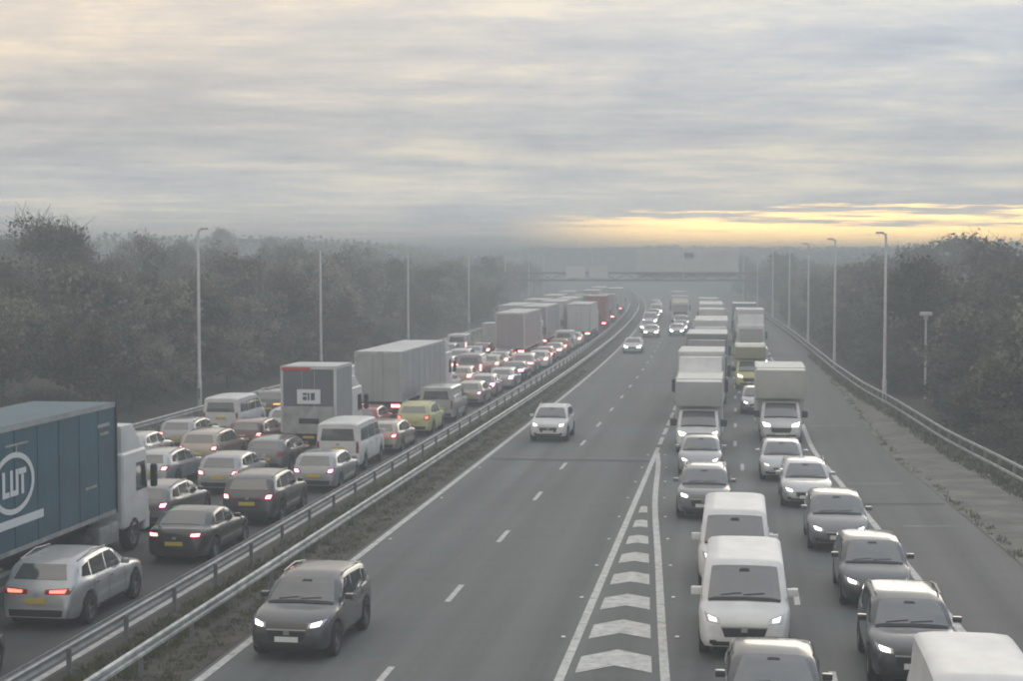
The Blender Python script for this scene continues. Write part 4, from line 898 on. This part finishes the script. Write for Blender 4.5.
lt = decal('emblem_letters', [rect(-2.10, -1.94, 2.80, 3.46), rect(-1.94, -1.70, 2.80, 2.94), rect(-1.66, -1.50, 2.80, 3.46), rect(-1.50, -1.34, 2.80, 2.94), rect(-1.34, -1.18, 2.80, 3.46), rect(-1.02, -0.86, 2.80, 3.30), rect(-1.16, -0.72, 3.31, 3.46)])
decal('slogan_strip', [rect(-4.2, 0.3, 2.02, 2.24)])
decal('small_mark', [rect(-1.9, -0.6, 4.06, 4.11), rect(-1.3, -1.24, 3.86, 4.05)], 'galv'); decal('small_mark', [rect(3.1, 3.9, 2.3, 2.38)], 'galv'); decal('small_mark', [rect(4.0, 4.9, 3.95, 4.05), rect(4.2, 4.8, 3.72, 3.8)], 'galv')
link('bulkhead_gap_strip', box_me('bulkhead_gap_strip', 5.36, 5.44, -1.31, -1.277, 1.36, 4.58), 'trim', blue)  # dark strip laid on as the shade of the gap at the bulkhead

car('estate', 'L2', 52.2, 'grey', 'grey estate with a purple-lit tail just ahead of the blue lorry', dx=0.1, tail='brake_magenta')
car('hatch', 'L2', 60.4, 'light_grey', 'pale grey hatchback, second car ahead of the blue lorry', dx=-0.1, tail='brake_on')
car('estate', 'L2', 66.2, 'grey', 'grey estate car right behind the box lorry with white sign', dx=-0.05, tail='tail_off')
bl = rigid('L2', 71.8, 'box lorry with dark rear shutter and small white sign on it', dx=0.3, L=5.4, H=4.05, box='box_grey', frame='box_white', door='box_door', lift=True, z0=1.15, brake='tail_on')
link('red_marker_strip', box_me('red_marker_strip', -2.70, -2.685, -0.1, 1.2, 3.88, 4.02), 'strip_red', bl)
sg = link('rear_sign', box_me('rear_sign', -2.72, -2.70, -0.55, 0.50, 2.42, 3.06), 'decal_white', bl)
link('sign_marks', boxes_me('sign_marks', [(-2.726, -2.722, -0.30, -0.12, 2.58, 2.90), (-2.726, -2.722, -0.06, 0.02, 2.58, 2.9), (-2.726, -2.722, 0.06, 0.24, 2.58, 2.74), (-2.726, -2.722, 0.06, 0.24, 2.80, 2.90)]), 'decal_dark', sg)
link('coupling_plate', box_me('coupling_plate', -2.80, -2.785, -0.5, 0.4, 1.55, 1.78), 'trim', bl)
car('hatch', 'L2', 80.6, 'red', 'red hatchback squeezed between the signed box lorry and grey trailer', dx=0.55, tail='brake_on')
artic('L2', 87.0, 'grey curtain-sided lorry with pale roof in the second lane', dx=0.0, box='curtain_grey', door='curtain_grey', frame='galv_light', H=3.85, L=16, z0=1.2, ribs=7, brake='brake_on')
for Y, k, c, t, lb in ((105.5, 'hatch', 'white', 'brake_on', 'white hatchback just ahead of the grey curtain-sided lorry'), (112, 'estate', 'champagne', 'brake_on', 'beige estate, second ahead of the grey curtain-sided lorry'),
                       (118.5, 'van', 'pink_lit_grey', 'brake_on', 'pinkish van, third ahead of the grey curtain-sided lorry'), (126, 'hatch', 'cream', 'tail_on', 'cream hatchback, fourth ahead of the grey curtain-sided lorry'),
                       (131, 'hatch', 'silver', 'brake_on', 'silver hatchback, fifth ahead of the grey curtain-sided lorry'), (135.6, 'hatch', 'grey', 'brake_magenta', 'grey hatchback tucked under the back of the pink trailer')):
    car(k, 'L2', Y, c, lb, 'van' if k == 'van' else 'car', tail=t, lod=1)
artic('L2', 140, 'pinkish grey trailer lorry with white roof in the far second lane', box='curtain_pink', door='curtain_pink', frame='box_white', H=4.25, L=16, roof='box_white', ribs=0, brake='brake_on')
artic('L2', 159, 'grey trailer lorry directly ahead of the pinkish trailer', box='box_grey', door='box_grey', frame='box_white', H=4.3, L=16, ribs=0, roof='box_white', brake='brake_on')
artic('L2', 178, 'off-white trailer lorry, second ahead of the pinkish trailer', box='box_white', door='box_white', H=4.3, L=16, ribs=0, brake='brake_on')
artic('L2', 198, 'pale trailer lorry, third ahead of the pinkish trailer', box='box_cream', door='box_cream', H=4.2, L=16, ribs=0, brake='brake_on')
rigid('L2', 228, 'white box lorry, fourth ahead of the pinkish trailer', H=4.0, brake='brake_on')
artic('L2', 250, 'hazy trailer lorry just beyond the gantry in the second lane', box='box_white', door='box_white', ribs=0, brake='brake_on')
artic('L2', 280, 'faint white lorry far beyond the gantry in the second lane', box='box_white', door='box_white', ribs=0, brake='brake_on')

# third and fourth lanes
for ln, Y, k, c, t, lb in (
    ('L3', 55.5, 'hatch', 'grey', 'tail_off', 'grey hatchback half hidden behind the blue lorry cab'), ('L3', 61.6, 'estate', 'silver', 'brake_on', 'silver estate showing just past the blue lorry cab'),
    ('L3', 67.4, 'compact_suv', 'champagne', 'brake_on', 'beige SUV with one bright brake light near the leftmost lamp post'), ('L3', 73.8, 'estate', 'maroon', 'brake_on', 'dark red estate with lit tail lights left of the signed box lorry'),
    ('L3', 80.0, 'hatch', 'silver', 'brake_on', 'silver hatchback left of the box lorry with white sign'), ('L3', 86.5, 'hatch', 'dark_grey', 'tail_off', 'dark hatchback behind the box lorry with white sign'),
    ('L3', 93.5, 'saloon', 'maroon', 'brake_on', 'maroon saloon between the box lorry and grey trailer'), ('L3', 101, 'van', 'white', 'brake_on', 'white van left of the grey curtain-sided trailer'),
    ('L3', 109, 'hatch', 'silver', 'tail_on', 'silver hatchback, third-lane car beyond the grey trailer'), ('L3', 116, 'van', 'cream', 'brake_on', 'cream van in the third lane beyond the grey trailer'),
    ('L3', 124, 'hatch', 'champagne', 'brake_on', 'beige hatchback ahead of the cream van'), ('L3', 131, 'suv', 'silver', 'brake_on', 'silver SUV, second ahead of the cream van'),
    ('L3', 139, 'saloon', 'white', 'tail_on', 'white saloon, third ahead of the cream van'),
    ('L4', 61.0, 'saloon', 'light_grey', 'tail_off', 'light grey saloon in the leftmost lane beyond the blue trailer roof'), ('L4', 67.8, 'hatch', 'silver', 'brake_on', 'silver hatchback in the leftmost lane beside the beige SUV'),
    ('L4', 74.0, 'estate', 'light_grey', 'brake_on', 'light grey estate just behind the plain white van'), ('L4', 80.6, 'crew_van', 'white', 'tail_off', 'plain white van in the leftmost lane by the nearest left lamp post'),
    ('L4', 88.6, 'suv', 'dark_grey', 'indicator_on', 'dark SUV with an amber light in the leftmost lane'), ('L4', 96.5, 'hatch', 'silver', 'brake_on', 'silver hatchback ahead of the dark amber-lit SUV'),
    ('L4', 104, 'van', 'white', 'brake_on', 'white van in the leftmost lane by the second left lamp post'), ('L4', 112, 'hatch', 'grey', 'brake_on', 'grey hatchback in the leftmost lane ahead of the white van'),
    ('L4', 120, 'estate', 'silver', 'brake_on', 'silver estate, far in the leftmost lane'), ('L4', 130, 'suv', 'black', 'brake_on', 'black SUV, far in the leftmost lane'), ('L4', 137, 'hatch', 'white', 'brake_on', 'white hatchback ahead of the far black SUV on the left'), ('L4', 144, 'estate', 'grey', 'brake_on', 'grey estate, second ahead of the far black SUV on the left'),
    ('L4', 151, 'van', 'white', 'tail_on', 'white van, third ahead of the far black SUV on the left'), ('L4', 55.0, 'hatch', 'silver', 'tail_off', 'silver hatchback just showing over the blue trailer roof'), ('L3', 145.4, 'hatch', 'maroon', 'brake_on', 'maroon hatchback just behind the small white box van')):
    car(k, ln, Y, c, lb, 'van' if 'van' in k else 'car', tail=t, lod=0 if Y < 92 else 1)
luton('L3', 152, 'small white box van left of the pinkish trailer', H=2.9, L=6.0, W=2.0)
for k, (ln, Y, L_) in enumerate((('L3', 166, 16), ('L3', 190, 9), ('L3', 214, 16), ('L3', 240, 16))):
    artic(ln, Y, ['pale trailer lorry to the left of the grey trailer', 'short pale lorry left of the off-white trailer', 'grey hazy lorry in the third lane near the gantry', 'faint pale lorry in the third lane under the gantry'][k], box=['box_white', 'box_grey', 'box_grey', 'box_white'][k], door='box_white', H=4.2, L=max(L_, 13), ribs=0)

# ================================================================== trees
def tree_meshes(seed, h, spread, nleaf, leaf, base=0.18, bare=0.0, twigs=520):
    rg = random.Random(seed); bm = bmesh.new()
    lean = Vector((rg.uniform(-.08, .08), rg.uniform(-.08, .08), 1)); pts = [Vector((0, 0, -0.5))]
    for k in range(1, 6): pts.append(Vector((lean.x * h * k / 5 + rg.uniform(-.12, .12), lean.y * h * k / 5 + rg.uniform(-.12, .12), h * 0.82 * k / 5)))
    rad = [0.028 * h * (1 - 0.17 * k) for k in range(6)]
    for k in range(5): tube(bm, pts[k], pts[k + 1], rad[k], rad[k + 1], 6)
    tips = []
    nl = rg.randint(11, 15)
    for i in range(nl):
        u = rg.uniform(base + 0.05, 0.98); k = min(4, int(u * 5)); p = pts[k].lerp(pts[k + 1], u * 5 - k)
        a = i * 2.4 + rg.uniform(-.5, .5); ln = spread * (1.05 - 0.62 * u) * rg.uniform(0.65, 1.2)
        mid = p + Vector((math.cos(a) * ln * .55, math.sin(a) * ln * .55, ln * rg.uniform(.15, .5))); end = mid + Vector((math.cos(a + .3) * ln * .5, math.sin(a + .3) * ln * .5, ln * rg.uniform(.2, .55)))
        tube(bm, p, mid, rad[k] * .45, rad[k] * .28, 5); tube(bm, mid, end, rad[k] * .28, 0.015, 5)
        tips += [(mid, 0.85), (end, 1.0), (mid.lerp(end, .5) + Vector((rg.uniform(-.6, .6), rg.uniform(-.6, .6), rg.uniform(-.1, .6))), .8)]
        for _ in range(3):
            e2 = mid.lerp(end, rg.random()) + Vector((rg.gauss(0, .5), rg.gauss(0, .5), rg.uniform(0, .9))) * spread * .32; tube(bm, mid.lerp(end, .3), e2, 0.03, 0.01, 4); tips.append((e2, .8))
    tips.append((pts[5] + Vector((0, 0, .4)), .9))
    trunk = bm_mesh('trunk', bm)
    rs = np.random.RandomState(seed); T = np.array([t[0][:] for t in tips]); wgt = rs.uniform(0.25, 1.0, len(T)); wgt /= wgt.sum()
    idx = rs.choice(len(T), nleaf, p=wgt)
    sig = spread * rs.uniform(.09, .19, len(T))[idx]
    C = T[idx] + np.clip(rs.normal(size=(nleaf, 3)), -1.7, 1.7) * sig[:, None] * np.array([1, 1, .8])
    C = C[C[:, 2] > h * base * .5]; nl_ = len(C)
    s_ = rs.uniform(.55, 1.25, nl_) * leaf
    u = rs.normal(size=(nl_, 3)); u /= np.linalg.norm(u, axis=1)[:, None]; w_ = np.cross(u, rs.normal(size=(nl_, 3))); w_ /= np.linalg.norm(w_, axis=1)[:, None]
    a_, b_ = u * s_[:, None] * .5, w_ * s_[:, None] * .34
    V = np.stack([C - a_, C + b_, C + a_, C - b_], 1).reshape(-1, 3)
    def quads(nm, V):
        me = bpy.data.meshes.new(nm); nq = len(V) // 4; me.vertices.add(len(V)); me.vertices.foreach_set('co', V.ravel()); me.loops.add(len(V)); me.loops.foreach_set('vertex_index', np.arange(len(V)))
        me.polygons.add(nq); me.polygons.foreach_set('loop_start', np.arange(nq) * 4); me.update(calc_edges=True); me.validate(); return me
    crown = quads('crown', V)
    # fine bare twigs reaching out of the crown
    k = rs.choice(len(T), twigs); c = T[k] + rs.normal(size=(twigs, 3)) * spread * .12; d = rs.normal(size=(twigs, 3)) * np.array([.55, .55, .35]) + np.array([0, 0, .65]); ln = rs.uniform(.5, 1.2, twigs)[:, None] * spread * .26
    e = c + d * ln; sd_ = np.cross(d, rs.normal(size=(twigs, 3))); sd_ /= np.linalg.norm(sd_, axis=1)[:, None]; sd_ *= .022
    tw = quads('twigs', np.stack([c - sd_, c + sd_, e + sd_ * .4, e - sd_ * .4], 1).reshape(-1, 3))
    return trunk, crown, tw
TREES = [tree_meshes(11, 8.5, 3.4, 3600, .40), tree_meshes(12, 7.2, 3.1, 3200, .36), tree_meshes(13, 9.2, 3.2, 3300, .40), tree_meshes(14, 6.4, 3.3, 3200, .36), tree_meshes(15, 8.0, 3.0, 1900, .34, twigs=1100), tree_meshes(16, 9.0, 3.2, 1200, .32, twigs=1700), tree_meshes(17, 7.6, 3.6, 3600, .40)]
SHRUBS = [tree_meshes(31, 3.0, 1.9, 4200, .22, base=.02, twigs=300), tree_meshes(32, 2.4, 1.7, 3600, .20, base=.02, twigs=300), tree_meshes(33, 3.8, 2.1, 4600, .22, base=.02, twigs=400)]
def tree(var, loc, sc, rz, leaf, label, group, name='tree', cat='tree'):
    tr, cr, tw = var; r = empty(name, loc, rz); r.scale = sc; tag(r, label, cat, group)
    link('trunk' if name != 'shrub' else 'stem', tr, 'bark', r); tag(link('crown' if name != 'shrub' else 'foliage', cr, leaf, r), kind='stuff'); tag(link('twigs', tw, 'bark', r), kind='stuff')
rg = random.Random(5)
def visible(X, Y): return Y > 30 and -0.355 < X / Y < 0.355
LAMPL = (97, 126, 162, 205, 248, 292, 336); LAMPR = (100.5, 129, 161, 195, 232, 272, 314)
def lampword(Y, LP): return ('first', 'second', 'third', 'fourth', 'fifth', 'sixth', 'seventh')[min(range(7), key=lambda k: abs(LP[k] - Y))]
def tlabel(lf, off, rows, Y, LP, side):
    k = [r_[0] for r_ in rows].index(off)
    return '%s tree, row %s back from the %s verge, nearest the %s %s lamp post' % ({'leaf_olive': 'olive', 'leaf_brown': 'brownish', 'leaf_pale': 'pale'}[lf], ('zero', 'one', 'two', 'three', 'four', 'five', 'six', 'seven', 'eight')[k], side, lampword(Y, LP), side)
ROWL = [(-22.8, 4.2, 0), (-26.5, 5.8, 1), (-32, 7.2, 1), (-39, 8.6, 1), (-48, 10.5, 1), (-60, 13, 1), (-76, 18, 1), (-98, 26, 1)]
for off, stp, typ in ROWL:
    Y = 56 + rg.uniform(0, 4)
    while Y < (240 if typ == 0 else 400):
        o = off + rg.uniform(-2.2, 2.2) * (0.35 if typ == 0 else 1); X = eL(Y) + o
        if visible(X, Y):
            z = ground_z(o, Y, X); s = rg.uniform(.8, 1.22)
            if typ == 0: tree(rg.choice(SHRUBS), (X, Y, z), (s, s, s * rg.uniform(.6, 1.0)), rg.uniform(0, 6.28), rg.choice(['leaf_olive', 'leaf_brown', 'leaf_pale']), 'low scrubby bush by the left verge barrier, nearest the %s left lamp post' % lampword(Y, LAMPL), 'bushes along the left verge', 'shrub', 'bush')
            else:
                near = off > -35; s *= 0.82 if near else (1.0 if Y < 230 else 0.78); lf = rg.choice(['leaf_olive', 'leaf_brown', 'leaf_pale', 'leaf_pale', 'leaf_pale'])
                tree(rg.choice(TREES), (X, Y, z), (s, s, s * rg.uniform(.9, 1.12)), rg.uniform(0, 6.28), lf,
                     tlabel(lf, off, ROWL, Y, LAMPL, 'left'), 'trees at the front of the left bank' if near else 'trees deep in the left bank')
        Y += (stp + max(0, Y - 120) * 0.022) * rg.uniform(.75, 1.25)
ROWR = [(3.4, 3.4, 0), (6.0, 4.8, 1), (10.5, 6.4, 1), (16, 8.2, 1), (23, 9.6, 1), (33, 12, 1), (46, 16, 1), (63, 22, 1)]
for off, stp, typ in ROWR:
    Y = 52 + rg.uniform(0, 4)
    while Y < (240 if typ == 0 else 400):
        o = edgeR(Y) + railR(Y) + off + rg.uniform(-2, 2) * (0.25 if typ == 0 else 1); X = eL(Y) + o
        if visible(X, Y) and not (off < 16 and abs(X / Y - 0.2525) < 0.014 and Y < 104):
            z = ground_z(o, Y, X); s = rg.uniform(.8, 1.2)
            if typ == 0: tree(rg.choice(SHRUBS), (X, Y, z), (s, s, s * rg.uniform(.45, .8)), rg.uniform(0, 6.28), rg.choice(['leaf_olive', 'leaf_brown', 'leaf_olive']), 'low dark bush behind the right verge barrier, nearest the %s right lamp post' % lampword(Y, LAMPR), 'bushes along the right verge', 'shrub', 'bush')
            else:
                near = off < 12; s *= 0.95 if near else (1.08 if Y < 230 else 0.78); lf = rg.choice(['leaf_olive', 'leaf_olive', 'leaf_brown', 'leaf_pale'])
                tree(rg.choice(TREES), (X, Y, z), (s, s, s * rg.uniform(.85, 1.05)), rg.uniform(0, 6.28), lf,
                     tlabel(lf, off, ROWR, Y, LAMPR, 'right'), 'trees at the front of the right belt' if near else 'trees deep in the right belt')
        Y += (stp + max(0, Y - 120) * 0.022) * rg.uniform(.75, 1.25)
tree(tree_meshes(41, 8.8, 2.6, 2200, .30, base=.3, twigs=700), (27.0, 112, -0.6), (1, 1, 1), 1.0, 'leaf_gold', 'sparse tree with pale golden leaves beside the nearest right lamp post', None)
tree(tree_meshes(42, 10.5, 3.4, 3200, .28, base=.25, twigs=1400), (-33.5, 118, 1.6), (1.05, 1.05, 1.05), 0.4, 'leaf_brown', 'tallest half-bare tree breaking the skyline at the far left', None)

# far woodland on the low hills, one hazy mass
rs = np.random.RandomState(3); N = 46000
Yf = rs.uniform(430, 860, N); of = rs.uniform(-420, 420, N); Yf = np.where((of > -30) & (of < 35), rs.uniform(690, 860, N), Yf)
Cf = np.empty((N, 3)); keep = np.zeros(N, bool)
for i in range(N):
    X = eL(Yf[i]) + of[i]
    if abs(X / Yf[i]) < 0.36: Cf[i] = (X, Yf[i], min(17.0, ground_z(of[i], Yf[i], X) + (5.6 + 0.9 * math.sin(X * .11) * math.cos(Yf[i] * .07)) * rs.rand() ** 0.6)); keep[i] = True
Cf = Cf[keep]; nf = len(Cf); u = rs.normal(size=(nf, 3)); u /= np.linalg.norm(u, axis=1)[:, None]; w_ = np.cross(u, rs.normal(size=(nf, 3))); w_ /= np.linalg.norm(w_, axis=1)[:, None]
sz = rs.uniform(.45, 1.05, nf)[:, None]
V = np.stack([Cf - u * sz, Cf + w_ * sz * .7, Cf + u * sz, Cf - w_ * sz * .7], 1).reshape(-1, 3)
me = bpy.data.meshes.new('far_woodland'); me.vertices.add(len(V)); me.vertices.foreach_set('co', V.ravel()); me.loops.add(len(V)); me.loops.foreach_set('vertex_index', np.arange(len(V))); me.polygons.add(nf); me.polygons.foreach_set('loop_start', np.arange(nf) * 4); me.update(calc_edges=True)
tag(link('far_woodland', me, 'leaf_olive'), 'far-off woodland on the low hazy hills at the skyline', 'woodland', kind='stuff')

# rough grass on the verges and the central reserve
rs = np.random.RandomState(9); V = []
def tufts(n, f0, f1, y0, y1, h0, h1, zb):
    for _ in range(n):
        Y = y0 + (y1 - y0) * rs.rand() ** 1.6; o = f0(Y) + (f1(Y) - f0(Y)) * rs.rand(); X = eL(Y) + o
        for _k in range(6):
            a = rs.rand() * 6.28; h = rs.uniform(h0, h1); w = rs.uniform(.012, .03); px_, py_ = X + rs.normal() * .07, Y + rs.normal() * .07
            dx_, dy_ = math.cos(a) * w, math.sin(a) * w; lx, ly = rs.normal() * h * .45, rs.normal() * h * .45
            V.extend([(px_ - dx_, py_ - dy_, zb), (px_ + dx_, py_ + dy_, zb), (px_ + lx + dx_ * .3, py_ + ly + dy_ * .3, zb + h), (px_ + lx - dx_ * .3, py_ + ly - dy_ * .3, zb + h)])
tufts(2600, lambda Y: -2.75, lambda Y: -1.4, 30, 150, .05, .17, .01)
tufts(1300, lambda Y: -1.15, lambda Y: -0.45, 30, 130, .02, .09, .01)
tufts(2200, lambda Y: edgeR(Y) + railR(Y) - .5, lambda Y: edgeR(Y) + railR(Y) + 1.2, 45, 150, .06, .30, .018)
tufts(160, lambda Y: edgeR(Y) + 3.35, lambda Y: edgeR(Y) + 3.7, 45, 120, .03, .12, .018)
tufts(1500, lambda Y: -19.4, lambda Y: -17.0, 60, 160, .06, .3, .012)
V = np.array(V); nf = len(V) // 4
me = bpy.data.meshes.new('verge_grass'); me.vertices.add(len(V)); me.vertices.foreach_set('co', V.ravel()); me.loops.add(len(V)); me.loops.foreach_set('vertex_index', np.arange(len(V))); me.polygons.add(nf); me.polygons.foreach_set('loop_start', np.arange(nf) * 4); me.update(calc_edges=True)
tag(link('verge_grass', me, 'grass'), 'thin dry grass on the verges and the median', 'grass', kind='stuff')

# ================================================================== haze: one closed box round everything, sky outside it
me = box_me('haze', -3300, 3300, -120, 3200, -3.0, 17.4)
hz = link('haze', me, None); tag(hz, 'pale grey haze hanging over the motorway', 'haze', kind='stuff')
hm = bpy.data.materials.new('haze'); hm.use_nodes = True; t = hm.node_tree; t.nodes.clear()
pv = t.nodes.new('ShaderNodeVolumePrincipled'); pv.inputs['Color'].default_value = (0.585, 0.64, 0.675, 1); pv.inputs['Density'].default_value = 0.0038; pv.inputs['Anisotropy'].default_value = 0.2
ou = t.nodes.new('ShaderNodeOutputMaterial'); t.links.new(pv.outputs[0], ou.inputs['Volume'])
hm.cycles.homogeneous_volume = True if hasattr(hm.cycles, 'homogeneous_volume') else False
hz.data.materials.append(hm)
